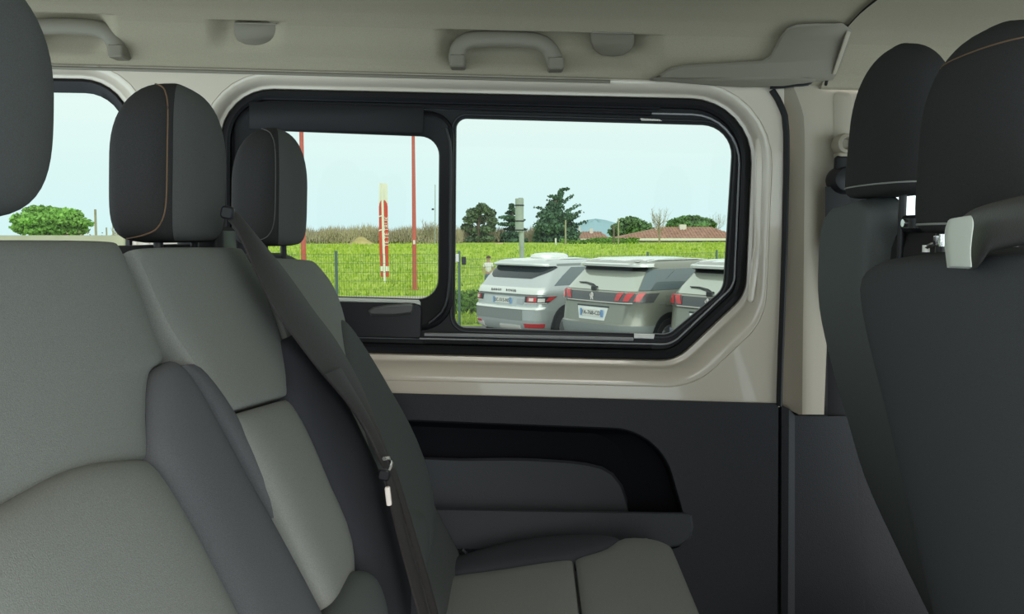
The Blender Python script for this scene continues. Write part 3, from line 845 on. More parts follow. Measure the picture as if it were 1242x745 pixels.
headrest(fs, 0.615, 1.352, 2.1 + 0.062, 2.1 + 0.302, 0.046, 0.125, 0.06, M['fabb'], pipe=(5, 15, 40), fside=-1, ptop=2.1, pbot=9, xtop=2.1, postlen=0.10)
for yy in (1.265, 1.385):
    V, Fc = rbox((0.60, yy - .022, 2.105), (0.64, yy + .022, 2.130), 0.01)
    MB().add(V, Fc).build('post_sleeve', M['rubber2'], fs)
    MB().add(*cyl((0.596, yy, 2.118), 0.006, 0.05, 'x', 10)).build('post_button', M['chrome'], fs)
V, Fc = rbox((0.60, 1.08, 1.10), (1.10, 1.50, 1.38), 0.05)
MB().add(V, Fc).build('cushion', M['fabd'], fs)

psurf = lambda z: 0.47 + 0.235 * max(0.0, 2.03 - z)
pfn = lambda p: p.x - psurf(p.z)
def pp(pts, o_=0.0): return [hit(x, y, lambda p: pfn(p) + o_, 0.3, 2.4) for x, y in pts]
ps = thing('passenger_seat', 'nearer front seat at the right edge with pale belt outlet on its shoulder', 'seat', (0.6, 0.85, 1.02), 'front seats seen from behind')
V, Fc = shell(0.50, 1.06, 1.20, 2.066, 0.12, lambda z: psurf(z) + 0.03, 1)
MB().add(V, Fc).build('backrest', M['fabb'], ps, auto=60)
NR2 = Vector((-1, 0, -0.15)).normalized()
fabp = mat('charcoal_seat_back_cloth', (0.062, 0.065, 0.069), 0.95, spec=0.15, noise=(900, 0.12), bump=(1200, 0.3))
MB().add(*pad(pp([(1084, 314), (1063, 330), (1058, 350), (1067, 404), (1091, 500), (1119, 620), (1152, 760), (1170, 830)]),
              pp([(1470, 290), (1490, 320), (1500, 350), (1510, 404), (1520, 500), (1540, 620), (1560, 760), (1580, 830)]), NR2, 0.0, 0.030, 0.05, 28, 36, p=5, pt=7)).build('back_panel', fabp, ps)
headrest(ps, 0.530, 0.921, 2.1 + 0.002, 2.1 + 0.227, 0.050, 0.126, 0.03, M['fabb'], pipe=(4, 15, 40), pipe2=(22, 10, 44), fside=-1, ptop=2.3, pbot=9, xtop=2.2, posts=(0.095, -0.05))
# belt outlet cowl
NW = Vector((-0.35, -0.93, 0.1)).normalized()
MB().add(*pad(pp([(1166, 264), (1180, 254), (1200, 247), (1228, 240), (1270, 231), (1330, 222)], 0.03), pp([(1174, 327), (1186, 325), (1196, 309), (1212, 301), (1270, 291), (1330, 284)], 0.03), NW, 0.0, 0.03, 0.03, 14, 26, p=2.4, pt=5)).build('belt_cowl', mat('dark_taupe_plastic', (0.060, 0.056, 0.055), 0.45, bump=(500, 0.2)), ps)
MB().add(*pad(pp([(1152, 266), (1148.5, 276), (1147.5, 290), (1149, 308), (1151, 324)], 0.06), pp([(1177, 262), (1180, 272), (1178, 290), (1176.5, 308), (1178, 325)], 0.06), NW, 0.0, 0.010, 0.012, 12, 20, p=5, pt=9)).build('belt_slot_face', M['palegreen'], ps, label='pale grey belt outlet face plate')
MB().add(*tube([*pp([(1123, 301), (1131, 297)], 0.0), *pp([(1135, 296), (1135.5, 286)], 0.0)], 0.003, 0.003, 6)).build('latch_lever', M['chrome'], ps)
MB().add(*cyl(pp([(1123, 306)], 0.0)[0], 0.004, 0.008, n=10)).build('latch_button', M['white'], ps)
MB().add(*cyl(pp([(1142, 299)], -0.02)[0], 0.003, 0.014, n=10)).build('lever_pin', M['chrome'], ps)
V, Fc = rbox((0.55, 0.52, 1.10), (1.05, 1.05, 1.38), 0.05)
MB().add(V, Fc).build('cushion', M['fabd'], ps)

#OUTSIDE#
# ================================================================== OUTSIDE
M2 = dict(
    asphalt=mat('asphalt', (0.16, 0.16, 0.155), 0.9, noise=(3, 0.15), bump=(40, 0.3)),
    grass=mat('spring_grass', (0.33, 0.50, 0.06), 0.95, spec=0.1, noise=(0.55, 0.25, (0.50, 0.62, 0.10)), bump=(3, 0.5)),
    blade=mat('grass_blades', (0.32, 0.50, 0.055), 0.9, spec=0.1, noise=(0.8, 0.3, (0.50, 0.62, 0.10))),
    path=mat('pale_kerb_path', (0.42, 0.38, 0.32), 0.9, noise=(2, 0.1)),
    bush=mat('dark_green_bush', (0.13, 0.25, 0.04), 0.9, spec=0.1, noise=(0.9, 0.4)),
    fence=mat('green_grey_fence_paint', (0.10, 0.16, 0.14), 0.5),
    wire=mat('fence_wire', (0.16, 0.22, 0.13), 0.6),
    red=mat('red_mast_paint', (0.56, 0.115, 0.085), 0.5),
    flagred=mat('red_flag_cloth', (0.66, 0.085, 0.055), 0.7),
    flagwhite=mat('white_flag_cloth', (0.85, 0.83, 0.72), 0.7),
    mast=mat('grey_mast_steel', (0.36, 0.40, 0.38), 0.5, noise=(1.2, 0.15)),
    wood=mat('weathered_pole_wood', (0.36, 0.33, 0.22), 0.9, noise=(2, 0.2)),
    bark=mat('tree_bark', (0.16, 0.12, 0.09), 0.9, noise=(2, 0.3)),
    twig=mat('bare_twigs', (0.36, 0.31, 0.21), 0.95, noise=(0.15, 0.3), spec=0.1),
    conifer=mat('dark_conifer_needles', (0.095, 0.175, 0.105), 0.9, noise=(0.5, 0.4), spec=0.1),
    pine=mat('pine_needles', (0.155, 0.215, 0.125), 0.9, noise=(0.5, 0.4), spec=0.1),
    stone_pine=mat('stone_pine_needles', (0.15, 0.27, 0.10), 0.9, noise=(0.35, 0.4), spec=0.1),
    fresh=mat('bright_green_leaves', (0.24, 0.46, 0.10), 0.9, noise=(0.7, 0.45), spec=0.1),
    tile=mat('terracotta_roof_tiles', (0.36, 0.20, 0.14), 0.9, noise=(1.5, 0.25)),
    render=mat('cream_house_render', (0.58, 0.53, 0.42), 0.9),
    fascia=mat('white_fascia', (0.75, 0.72, 0.64), 0.7),
    soil=mat('bare_soil_heap', (0.46, 0.38, 0.17), 0.95, noise=(0.6, 0.25), bump=(3, 0.6)),
    hill=mat('hazy_blue_hill', (0.30, 0.44, 0.48), 1.0, spec=0.0),  # distance haze mixed into the hill colour
    skin=mat('skin', (0.5, 0.3, 0.22), 0.7),
    jeans=mat('blue_cloth', (0.10, 0.14, 0.24), 0.9),
    shirt=mat('white_shirt', (0.8, 0.78, 0.76), 0.9),
    hair=mat('brown_hair', (0.10, 0.06, 0.04), 0.9),
)
def gz(x, y):
    s = lambda a_, b_, v: sst(a_, b_, v)
    z = 0.45 * (1 - s(5, 11, y))
    z += 0.95 * s(24, 104, y) + 0.05 * math.sin(x * 0.11) * s(40, 90, y)
    z += 0.30 * s(6, 20, x) * s(60, 100, y) * (1 - s(105, 130, y))
    return z
def ground(name, ys, xs, m, dz=0.0):
    V = [(x * (1 + y * 0.012), y, gz(x, y) + dz) for y in ys for x in xs]
    k = len(xs)
    return obj(name, V, [(i * k + j, i * k + j + 1, (i + 1) * k + j + 1, (i + 1) * k + j) for i in range(len(ys) - 1) for j in range(k - 1)], m)
xs = [-70 + 4 * i for i in range(39)]
props(ground('car_park', [2.2, 3.5, 5, 6, 7, 8, 9, 10, 11, 13, 15, 17, 19.0], xs, M2['asphalt']), 'grey asphalt car park below the side window', kind='structure')
props(ground('grass_field', [19.0 + 1.2 * i for i in range(76)] + [115, 130, 160, 220, 320, 480], xs, M2['grass']), 'bright green grass field rising behind the fence', kind='structure')
props(ground('path', [26.6, 27.2, 27.9], xs, M2['path'], 0.02), 'pale narrow path along the foot of the field', kind='structure')
# grass tufts
mb = MB()
rg = random.Random(3)
for i in range(15000):
    y = 19.3 + 80 * rg.random() ** 1.7
    x = rg.uniform(-0.36, 0.32) * y
    if 26.3 < y < 28.2: continue
    h = rg.uniform(0.05, 0.15) * (1 + y / 60); wd = 0.03 * (1 + y / 35)
    a_ = rg.uniform(0, pi); dx, dy = math.cos(a_) * wd, math.sin(a_) * wd
    z = gz(x / (1 + y * 0.012), y)
    lx, ly = rg.uniform(-.08, .08), rg.uniform(-.08, .08)
    mb.add([(x - dx, y - dy, z - 0.01), (x + dx, y + dy, z - 0.01), (x + lx, y + ly, z + h)], [(0, 1, 2)])
props(mb.build('grass_tufts', M2['blade'], smooth=False), 'short grass tufts growing all over the field', 'grass', kind='stuff')

def leaves(mb, c, r, n, sz, rg, shell_=0.55, flat=1.0):
    for _ in range(n):
        while True:
            d = Vector((rg.gauss(0, 1), rg.gauss(0, 1), rg.gauss(0, 1)))
            if d.length > 0.1: break
        d.normalize()
        k = shell_ + (1 - shell_) * rg.random()
        p = Vector((c[0] + d.x * r[0] * k, c[1] + d.y * r[1] * k, c[2] + d.z * r[2] * k))
        u = Vector((rg.gauss(0, 1), rg.gauss(0, 1), rg.gauss(0, 1) * flat)).normalized()
        v = u.orthogonal().normalized(); v = Matrix.Rotation(rg.uniform(0, 6.3), 3, u) @ v
        s = sz * rg.uniform(0.6, 1.3)
        mb.add([p - v * s * 0.5, p + u.cross(v) * s * 0.4, p + v * s * 0.5, p - u.cross(v) * s * 0.4], [(0, 1, 2, 3)])

def scrub(name, label, cat, a, b, d, h0, h1, n, m, sz, kind='stuff', seed=1):
    """a strip of undergrowth between pixel columns a and b at distance d"""
    rg_ = random.Random(seed); mb = MB()
    x0 = (a - 621) / F * d; x1 = (b - 621) / F * d
    for _ in range(n):
        x = rg_.uniform(x0, x1); y = d + rg_.uniform(-0.04, 0.04) * d
        top = h0 + (h1 - h0) * (0.5 + 0.5 * math.sin(x * 0.7 + seed) * math.sin(x * 0.23))
        leaves(mb, (x, y, gz(x / (1 + y * .012), y) + rg_.random() * top), (0.1, 0.1, 0.1), 1, sz, rg_)
    return props(mb.build(name, m, smooth=False), label, cat, kind=kind)
scrub('low_bushes', 'low dark green bushes at the foot of the fence left of the silver car', 'bushes', 535, 640, 22.5, 0.35, 0.75, 2600, M2['bush'], 0.13, seed=2)
scrub('verge_bushes', 'low green bushes along the top of the field below the far house', 'bushes', 683, 770, 108, 0.3, 1.0, 2200, M2['bush'], 0.32, seed=5)

def hedge(name, label, a, b, d, h0, h1, n, seed):
    rg_ = random.Random(seed); mb = MB()
    x0 = (a - 621) / F * d; x1 = (b - 621) / F * d
    for _ in range(n):
        x = rg_.uniform(x0, x1); y = d + rg_.uniform(-3, 3)
        zb = gz(x / (1 + y * .012), y)
        top = h0 + (h1 - h0) * (0.5 + 0.5 * math.sin(x * 0.9 + seed) * math.sin(x * 0.31 + 1)) * rg_.uniform(.75, 1.1)
        z0 = zb + rg_.random() ** 1.2 * top * 0.8
        ln = rg_.uniform(0.5, 1.3); lean = rg_.uniform(-0.5, 0.5)
        wd = 0.05
        mb.add([(x - wd, y, z0), (x + wd, y, z0), (x + lean, y + rg_.uniform(-.3, .3), z0 + ln)], [(0, 1, 2)])
    return props(mb.build(name, M2['twig'], smooth=False), label, 'hedge', kind='stuff')
hedge('bare_hedge', 'brown leafless hedgerow along the top of the grass field on the left', 150, 560, 115, 1.4, 2.5, 14000, 1)
hedge('bare_thicket', 'brown leafless thicket between the two pines', 546, 650, 128, 1.0, 2.4, 4200, 4)

def trunk(mb, p, h, r, lean=(0, 0)):
    mb.add(*tube([Vector(p) + Vector((lean[0] * t, lean[1] * t, h * t)) for t in (0, .33, .66, 1)], r, r, 7, up=(0, 1, 0), taper=lambda t: 1 - 0.6 * t))

def tree(name, label, px, d, top_py, blobs, m, n, sz, tr=0.25, group=None, base=None, trunk_h=0.8, shell_=0.4):
    """blobs: (px, py, rx_px, rz_px) in the photograph, realised as ellipsoids at distance d"""
    k = d / F
    x = (px - 621) * k; zb = gz(x / (1 + d * .012), d) - 0.1
    t = thing(name, label, 'tree', (x, d, zb), group)
    rg_ = random.Random(int(px * 7 + d))
    mb = MB(); tot = sum(b_[2] * b_[3] for b_ in blobs)
    for bx_, by_, rx_, rz_ in blobs:
        leaves(mb, P(bx_, by_, d + rg_.uniform(-1, 1) * k * 12), (rx_ * k, rx_ * k * 0.9, rz_ * k), int(n * rx_ * rz_ / tot) + 20, sz, rg_, shell_)
    mb.build('foliage', m, t, smooth=False)
    tb = MB(); topz = P(px, top_py, d).z
    trunk(tb, (x, d, zb), (topz - zb) * trunk_h, tr)
    for bx_, by_, rx_, rz_ in blobs[:10]:
        a_ = Vector((x, d, zb + (topz - zb) * 0.35)); c_ = P(bx_, by_ + rz_ * 0.4, d)
        tb.add(*tube([a_, a_.lerp(c_, 0.5) + Vector((0, 0, 0.1)), c_], tr * 0.3, tr * 0.3, 5, taper=lambda q_: 1 - 0.6 * q_))
    tb.build('trunk', M2['bark'], t)
    return t
tree('pine_tree', 'round topped pine tree right of the window divider', 581, 124, 250,
     [(585, 253, 9, 6), (574, 258, 9, 6), (595, 259, 7, 6), (570, 266, 9, 5), (583, 266, 10, 6), (597, 269, 7, 5), (567, 276, 8, 5), (592, 277, 10, 5), (579, 281, 12, 6), (588, 289, 12, 5), (574, 291, 9, 5)], M2['pine'], 3600, 0.55, 0.3)
tree('cedar_tree', 'small layered dark cedar tree behind the grey mast', 622, 126, 250,
     [(621, 251, 4, 4), (620, 258, 8, 2.5), (617, 264, 12, 2.2), (624, 267, 13, 2.2), (618, 272, 15, 2.2), (625, 278, 14, 2.5), (620, 285, 14, 4), (625, 292, 16, 4), (612, 291, 12, 4)], M2['conifer'], 3000, 0.5, 0.25)
cyp = tree('cypress_tree', 'large dark conifer with side branches sticking out to the right', 674, 122, 230,
     [(676, 243, 7, 7), (673, 252, 12, 8), (668, 262, 18, 9), (680, 264, 17, 8), (667, 274, 21, 10), (684, 276, 18, 9), (666, 284, 20, 10), (686, 285, 20, 9), (662, 291, 17, 7), (690, 292, 16, 6), (675, 291, 24, 8), (680, 235, 4, 5)], M2['conifer'], 9000, 0.5, 0.4, shell_=0.25)
bm_ = MB(); rg = random.Random(5)
for x0, y0, x1, y1 in ((679, 244, 681, 230), (681, 231, 688, 229), (677, 240, 667, 238), (682, 246, 694, 238), (686, 257, 702, 249), (688, 262, 705, 257), (693, 274, 711, 269), (670, 257, 650, 251), (690, 267, 700, 262), (678, 250, 666, 243)):
    p0, p1 = P(x0, y0, 122), P(x1, y1, 122)
    bm_.add(*tube([p0, p0.lerp(p1, .5) + Vector((0, 0, -.1)), p1], 0.09, 0.09, 5, taper=lambda q_: 1 - .7 * q_))
    for q_ in range(9): leaves(bm_, p0.lerp(p1, q_ / 8), (0.5, 0.3, 0.22), 9, 0.36, rg)
bm_.build('branch_sprays', M2['conifer'], cyp, smooth=False)
tree('stone_pine', 'dark green umbrella pine behind the left end of the tiled roof', 765, 140, 264,
     [(765, 270, 16, 7), (755, 276, 14, 6), (778, 275, 13, 6), (746, 282, 10, 5), (765, 280, 20, 6), (786, 279, 9, 4)], M2['stone_pine'], 4200, 0.55, 0.4, group='umbrella pines')
tree('stone_pine', 'broad olive green umbrella pine rising above the house roof near the window edge', 838, 150, 261,
     [(838, 267, 17, 6), (823, 271, 14, 6), (852, 270, 14, 6), (815, 274, 8, 4), (838, 273, 24, 5), (862, 273, 7, 4)], M2['stone_pine'], 4200, 0.6, 0.4, group='umbrella pines')
tree('stone_pine', 'bright green umbrella pine seen through the far left window', 62, 62, 252,
     [(50, 258, 22, 9), (75, 261, 24, 9), (34, 267, 20, 9), (62, 268, 34, 10), (93, 271, 20, 8), (28, 276, 14, 7), (58, 279, 36, 8), (90, 280, 18, 6)], M2['fresh'], 7600, 0.30, 0.35, group='umbrella pines')
def bare_tree(label, px, d, top, w_, seed, base_py=298):
    k = d / F; x = (px - 621) * k; zb = gz(x / (1 + d * .012), d)
    t = thing('bare_tree', label, 'tree', (x, d, zb), 'leafless trees')
    rg_ = random.Random(seed); mb = MB(); tw = MB()
    H = P(px, top, d).z - zb
    mb.add(*tube([(x, d, zb), (x + .05, d, zb + H * .3), (x, d, zb + H * .55)], 0.13, 0.13, 6, up=(0, 1, 0), taper=lambda q_: 1 - .5 * q_))
    for _ in range(34):
        a_ = Vector((x, d, zb + H * rg_.uniform(.2, .6)))
        ang = rg_.uniform(0, 2 * pi); rr = w_ * k * rg_.uniform(.3, 1)
        c_ = Vector((x + math.cos(ang) * rr, d + math.sin(ang) * rr, zb + H * rg_.uniform(.6, 1.0)))
        m_ = a_.lerp(c_, .5) + Vector((math.cos(ang) * rr * .2, 0, -.05 * H))
        mb.add(*tube([a_, m_, c_], 0.03, 0.03, 4, taper=lambda q_: 1 - .7 * q_))
        for _ in range(6):
            s_ = m_.lerp(c_, rg_.random()); e_ = s_ + Vector((rg_.uniform(-.5, .5), rg_.uniform(-.3, .3), rg_.uniform(.2, .7)))
            tw.add([s_ + Vector((-.018, 0, 0)), s_ + Vector((.018, 0, 0)), e_], [(0, 1, 2)])
    mb.build('trunk', M2['twig'], t); tw.build('twigs', M2['twig'], t, smooth=False)['kind'] = 'stuff'
bare_tree('leafless tree standing in front of the tiled roof of the long house', 799, 105, 252, 13, 3)
bare_tree('leafless russet tree at the right edge of the sliding pane', 520, 112, 268, 10, 8)
bare_tree('faint leafless tree beyond the house at the window edge', 868, 160, 258, 12, 12)

# soil heap
def mound(name, label, cat, px, d, wpx, top, m, base=None, kind=None, ny=0.5):
    k = d / F; x = (px - 621) * k; r = wpx * k
    zb = gz(x / (1 + d * .012), d) - 0.05 if base is None else base
    H = P(px, top, d).z - zb
    V = []; Fc = []; nr, na = 8, 28
    for i in range(nr + 1):
        q_ = i / nr
        for j in range(na):
            a_ = 2 * pi * j / na
            wob = 1 + .10 * math.sin(3 * a_ + 1) + .06 * math.sin(5 * a_)
            V.append((x + math.cos(a_) * r * q_ * wob, d + math.sin(a_) * r * q_ * ny * wob, zb + H * (1 - q_ * q_ * (3 - 2 * q_)) * (1 + .05 * math.sin(7 * a_ + i))))
    for i in range(nr):
        for j in range(na): Fc.append((i * na + j, i * na + (j + 1) % na, (i + 1) * na + (j + 1) % na, (i + 1) * na + j))
    return props(obj(name, V, Fc, m), label, cat, kind=kind)
mound('soil_heap', 'yellowish heap of soil in front of the bare hedge', 'soil heap', 438, 103, 19, 287.5, M2['soil'])
mound('soil_heap', 'low pale heap of rubble under the round topped pine', 'soil heap', 607, 106, 16, 294.5, M2['soil'])
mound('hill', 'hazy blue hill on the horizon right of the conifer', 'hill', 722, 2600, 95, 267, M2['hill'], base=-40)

# poles
def pole(name, label, cat, px0, py0, px1, py1, d, r0, r1, m, base_z=None, group=None, extra=None):
    b_ = P(px1, py1, d); t_ = P(px0, py0, d)
    zb = gz(b_.x / (1 + d * .012), d) - 0.03
    dirn = (t_ - b_)
    b2 = b_ + dirn * ((zb - b_.z) / dirn.z)
    t = thing(name, label, cat, b2, group)
    MB().add(*tube([b2, b2.lerp(t_, .5), t_], r0, r0, 12, up=(0, 1, 0), taper=lambda q_: 1 + (r1 / r0 - 1) * q_)).build('shaft', m, t)
    V, Fc = rbox((b2.x - r0 * 1.7, b2.y - r0 * 1.7, b2.z), (b2.x + r0 * 1.7, b2.y + r0 * 1.7, b2.z + 0.05), r0 * .4)
    MB().add(V, Fc).build('base_plate', m, t)
    return t
p1 = pole('red_mast', 'tall red mast in the field, nearer the pane divider, beside the red flag', 'mast', 500.2, 60, 503, 352, 31.2, 0.088, 0.045, M2['red'], group='tall red masts')
V, Fc = rbox((P(502.3, 294, 31.1).x - .04, 31.08, P(502, 296.5, 31.1).z), (P(502.3, 294, 31.1).x + .04, 31.13, P(502, 291.5, 31.1).z), .01)
MB().add(V, Fc).build('sticker', M['white'], p1, label='small white sticker')
pole('red_mast', 'tall red mast half hidden behind the far rear headrest', 'mast', 363.4, 40, 368.2, 312, 27.0, 0.092, 0.055, M2['red'], group='tall red masts')
# feather flag
fd = 33.8
fl_ = thing('feather_flag', 'tall red feather flag with white stripe and lettering in the field', 'flag', P(467, 342, fd))
k = fd / F
MB().add(*tube([P(467, 345, fd), P(465, 285, fd), P(462.5, 222, fd)], 0.022, 0.022, 8, up=(0, 1, 0), taper=lambda q_: 1 - .5 * q_)).build('flag_pole', M2['flagwhite'], fl_)
def strip(L, R, d, th=0.006, wave=0.0):
    L = [P(x, y, d) for x, y in L]; R = [P(x, y, d) for x, y in R]
    L = catmull(L, 24); R = catmull(R, 24); V = []; m = 5
    for o_ in (0, th):
        for i, (l, r) in enumerate(zip(L, R)):
            for j in range(m):
                p_ = l.lerp(r, j / (m - 1)); V.append(p_ + Vector((0, o_ + wave * math.sin(j * 1.5 + i * .35), 0)))
    n = 24; kk = n * m; Fc = []
    for i in range(n - 1):
        for j in range(m - 1):
            a_ = i * m + j; Fc += [(a_, a_ + 1, a_ + m + 1, a_ + m), (kk + a_, kk + a_ + m, kk + a_ + m + 1, kk + a_ + 1)]
        Fc += [(i * m, i * m + m, kk + i * m + m, kk + i * m), (i * m + m - 1, kk + i * m + m - 1, kk + i * m + 2 * m - 1, i * m + 2 * m - 1)]
    return V, Fc
MB().add(*strip([(459.5, 250), (459.8, 290), (461, 320), (461.8, 336)], [(470.2, 250), (470.8, 290), (471.5, 320), (471.8, 336)], fd, wave=.012)).build('flag_cloth', M2['flagred'], fl_)
MB().add(*strip([(462.2, 243), (460.2, 247), (459.6, 252)], [(466.8, 243), (469.4, 247), (470.2, 252)], fd)).build('flag_tip', M2['flagred'], fl_)
MB().add(*strip([(459.8, 222), (459.8, 235), (459.4, 248)], [(469.8, 222.5), (470, 235), (470.4, 248)], fd + .03)).build('flag_top', M2['flagwhite'], fl_, label='cream top of the flag')
MB().add(*strip([(462.2, 228), (463.4, 285), (465.2, 341)], [(465.0, 228), (466.2, 285), (468.2, 341)], fd - .03)).build('white_stripe', M2['flagwhite'], fl_, label='white stripe down the flag')
MB().add(*strip([(461, 323), (461.2, 329)], [(471.6, 323), (471.9, 329)], fd - .026)).build('white_band', M2['flagwhite'], fl_, label='white band across the flag foot')
for yy in (262, 279):
    MB().add(*strip([(459.5, yy), (459.5, yy + 1.5)], [(463, yy - 1), (463, yy + .5)], fd - .026)).build('white_band', M2['flagwhite'], fl_)
c_ = P(469.0, 281, fd - .04)
R_ = Matrix.Translation(c_) @ Matrix.Rotation(pi / 2, 4, 'X') @ Matrix.Rotation(pi / 2, 4, 'Z')
MB().add(*text_mesh('TE TE TRUK', 0.235, R_, 0.003)).build('lettering', M2['flagwhite'], fl_, smooth=False, label='white vertical lettering')

# grey mast with antenna drum
gm = pole('grey_mast', 'grey steel mast with a thick drum at its top above the silver car', 'mast', 631.5, 240, 633.5, 330, 46, 0.15, 0.13, M2['mast'])
b_ = P(630, 281, 46); t_ = P(630.3, 241, 46)
MB().add(*cyl((b_.x, 45.95, b_.z), 0.235, t_.z - b_.z, n=16)).build('antenna_drum', M2['mast'], gm)
for py_ in (250, 269, 280):
    q_ = P(630, py_, 46); MB().add(*cyl((q_.x, 45.95, q_.z), 0.26, 0.07, n=16)).build('drum_band', M['dark2'], gm)
UG = 'distant utility poles'
pole('utility_pole', 'pale wooden pole in front of the dark conifer', 'pole', 686, 267, 686, 296, 100, 0.11, 0.09, M2['wood'], group=UG)
pole('utility_pole', 'short white post left of the pale pole under the conifer', 'pole', 674.0, 289, 674, 298, 95, 0.10, 0.10, M['white'], group=UG)
pole('utility_pole', 'darker wooden pole at the left end of the house, left one of a pair', 'pole', 744.5, 273, 744.5, 296, 100, 0.11, 0.10, M2['bark'], group=UG)
pole('utility_pole', 'pale wooden pole at the left end of the house, right one of a pair', 'pole', 750, 265, 750, 294, 100, 0.11, 0.09, M2['wood'], group=UG)
pole('utility_pole', 'pale wooden pole right of the bright green umbrella pine', 'pole', 115.5, 254, 116.5, 288, 58, 0.085, 0.075, M2['wood'], group=UG)
pole('utility_pole', 'short post right of the pale pole in the far left window', 'pole', 129, 276, 129.5, 289, 58, 0.05, 0.05, M2['wood'], group=UG)
pole('utility_pole', 'thin tall pole just left of the middle rear headrest', 'pole', 136.3, 196, 137, 288, 60, 0.04, 0.03, M2['wood'], group=UG)
sl_ = pole('street_lamp', 'thin distant lamp post at the right edge of the sliding pane', 'street lamp', 527.8, 224, 527.8, 298, 110, 0.06, 0.05, M2['mast'])
q_ = P(526, 254, 109.8); MB().add(*cyl((q_.x - .1, 109.7, q_.z - .1), .16, .22, n=10)).build('lamp_box', M['dark2'], sl_)

# house with long tiled roof
def house(label, d, x0, x1, eave_py, ridge_py, r0, r1, base_py, depth, seed, chim):
    k = d / F
    A, B = P(x0, eave_py, d), P(x1, eave_py, d)
    zb = min(gz(0, d), P(x0, base_py + 5, d).z)
    h_ = thing('house', label, 'house', ((A.x + B.x) / 2, d, zb), 'houses behind the field')
    V, Fc = box((A.x + .4, d, zb), (B.x - .4, d + depth, A.z)); MB().add(V, Fc).build('wall', M2['render'], h_, smooth=False)
    rz = P((r0 + r1) / 2, ridge_py, d + depth / 2).z
    R0, R1 = P(r0, ridge_py, d + depth / 2).x, P(r1, ridge_py, d + depth / 2).x
    V = [(A.x, d - .5, A.z), (B.x, d - .5, A.z), (B.x, d + depth + .5, A.z), (A.x, d + depth + .5, A.z), (R0, d + depth / 2, rz), (R1, d + depth / 2, rz)]
    MB().add(V, [(0, 1, 5, 4), (1, 2, 5), (2, 3, 4, 5), (3, 0, 4), (3, 2, 1, 0)]).build('roof', M2['tile'], h_, smooth=False)
    # rows of roof tiles as ribs
    rb = MB(); n = int((B.x - A.x) / 0.45)
    for i in range(n):
        x = A.x + (i + .5) * (B.x - A.x) / n
        f_ = 1.0 if R0 <= x <= R1 else ((x - A.x) / (R0 - A.x) if x < R0 else (B.x - x) / (B.x - R1))
        a_ = Vector((x, d - .5, A.z + .02)); e_ = Vector((x, d - .5 + (depth / 2 + .5) * f_, A.z + (rz - A.z) * f_ + .02))
        rb.add(*tube([a_, e_], 0.10, 0.07, 5, caps=False))
    props(rb.build('roof_tiles', M2['tile'], h_), kind='stuff')
    V, Fc = box((A.x, d - .62, A.z - .28), (B.x, d - .48, A.z + .05)); MB().add(V, Fc).build('fascia', M2['fascia'], h_, smooth=False)
    for cx_, ct, cw_ in chim:
        q_ = P(cx_, ct, d + depth / 2 - .8)
        V, Fc = box((q_.x - cw_ * k, q_.y - .4, A.z + .3), (q_.x + cw_ * k, q_.y + .4, q_.z)); MB().add(V, Fc).build('chimney', M2['fascia'], h_, smooth=False)
    return h_, A, B, k
h_, A, B, k = house('long low house with a red tiled hip roof right of the pines', 118, 746, 905, 289.5, 275.5, 802, 862, 298, 9, 1, [(828, 272.5, 4.0), (796, 275, 1.5)])
for wx in (832, 850):
    q_ = P(wx, 295, 117.9); V, Fc = box((q_.x - .5, 117.9, q_.z - .12), (q_.x + .5, 118.1, q_.z + .18)); MB().add(V, Fc).build('window', M['dark2'], h_, smooth=False)
house('small red roofed house left of the umbrella pine', 128, 694, 741, 290, 281, 706, 728, 297, 8, 2, [(717, 277.5, 2.0), (703, 275, 1.0)])
# pale wall in the left window
V, Fc = box((P(-260, 290, 52).x, 52, 0.35), (P(150, 290, 52).x, 52.3, P(60, 285.5, 52).z))
gw = obj('garden_wall', V, Fc, mat('pale_wall', (0.50, 0.47, 0.42), 0.9, noise=(.6, .1)), smooth=False)
props(gw, 'low pale wall under the bright green umbrella pine', 'wall')
scrub('dry_scrub', 'dry brown scrub beside the pale pole in the far left window', 'bushes', 98, 160, 60, 1.4, 2.2, 700, M2['twig'], 0.2, seed=9)

# ---------------- wire fence
def fence(name, label, posts, hgt, skip=0):
    z0 = [gz(x / (1 + y * .012), y) for x, y in posts]
    f_ = thing(name, label, 'fence', (posts[0][0], posts[0][1], z0[0]), 'green wire fence runs')
    for (x, y), z in list(zip(posts, z0))[skip:]:
        V, Fc = rbox((x - .03, y - .03, z), (x + .03, y + .03, z + hgt + .06), .006); MB().add(V, Fc).build('post', M2['fence'], f_)
    for (a_, b_), za in zip(zip(posts, posts[1:]), z0):
        A = Vector((a_[0], a_[1], 0)); B = Vector((b_[0], b_[1], 0)); L = (B - A).length
        mb = MB(); n = int(L / 0.055); r = 0.0034
        for i in range(1, n):
            p_ = A.lerp(B, i / n); z = gz(p_.x / (1 + p_.y * .012), p_.y)
            mb.add(*tube([(p_.x, p_.y, z + .04), (p_.x, p_.y, z + hgt)], r, r, 4, up=(0, 1, 0), caps=False))
        for j in range(9):
            mb.add(*tube([A + Vector((0, 0, za + .06 + j * (hgt - .08) / 8)), B + Vector((0, 0, za + .06 + j * (hgt - .08) / 8))], r, r, 4, caps=False))
        props(mb.build('wire_panel', M2['wire'], f_, smooth=False), kind='stuff')
    return f_
fy = 18.6
fp = [((px_ - 621) / F * fy, fy) for px_ in (-40, 110, 259, 408, 557)]
f1 = fence('wire_fence', 'green welded wire fence in front of the field on the left', fp, 1.68)
a0 = fp[-1]
f2 = fence('wire_fence', 'green welded wire fence running back behind the parked cars', [(a0[0] + .04 + t * .71, a0[1] + .04 + t * .71) for t in (0, 3.6, 7.1, 10.8, 14.4)], 1.56, 1)
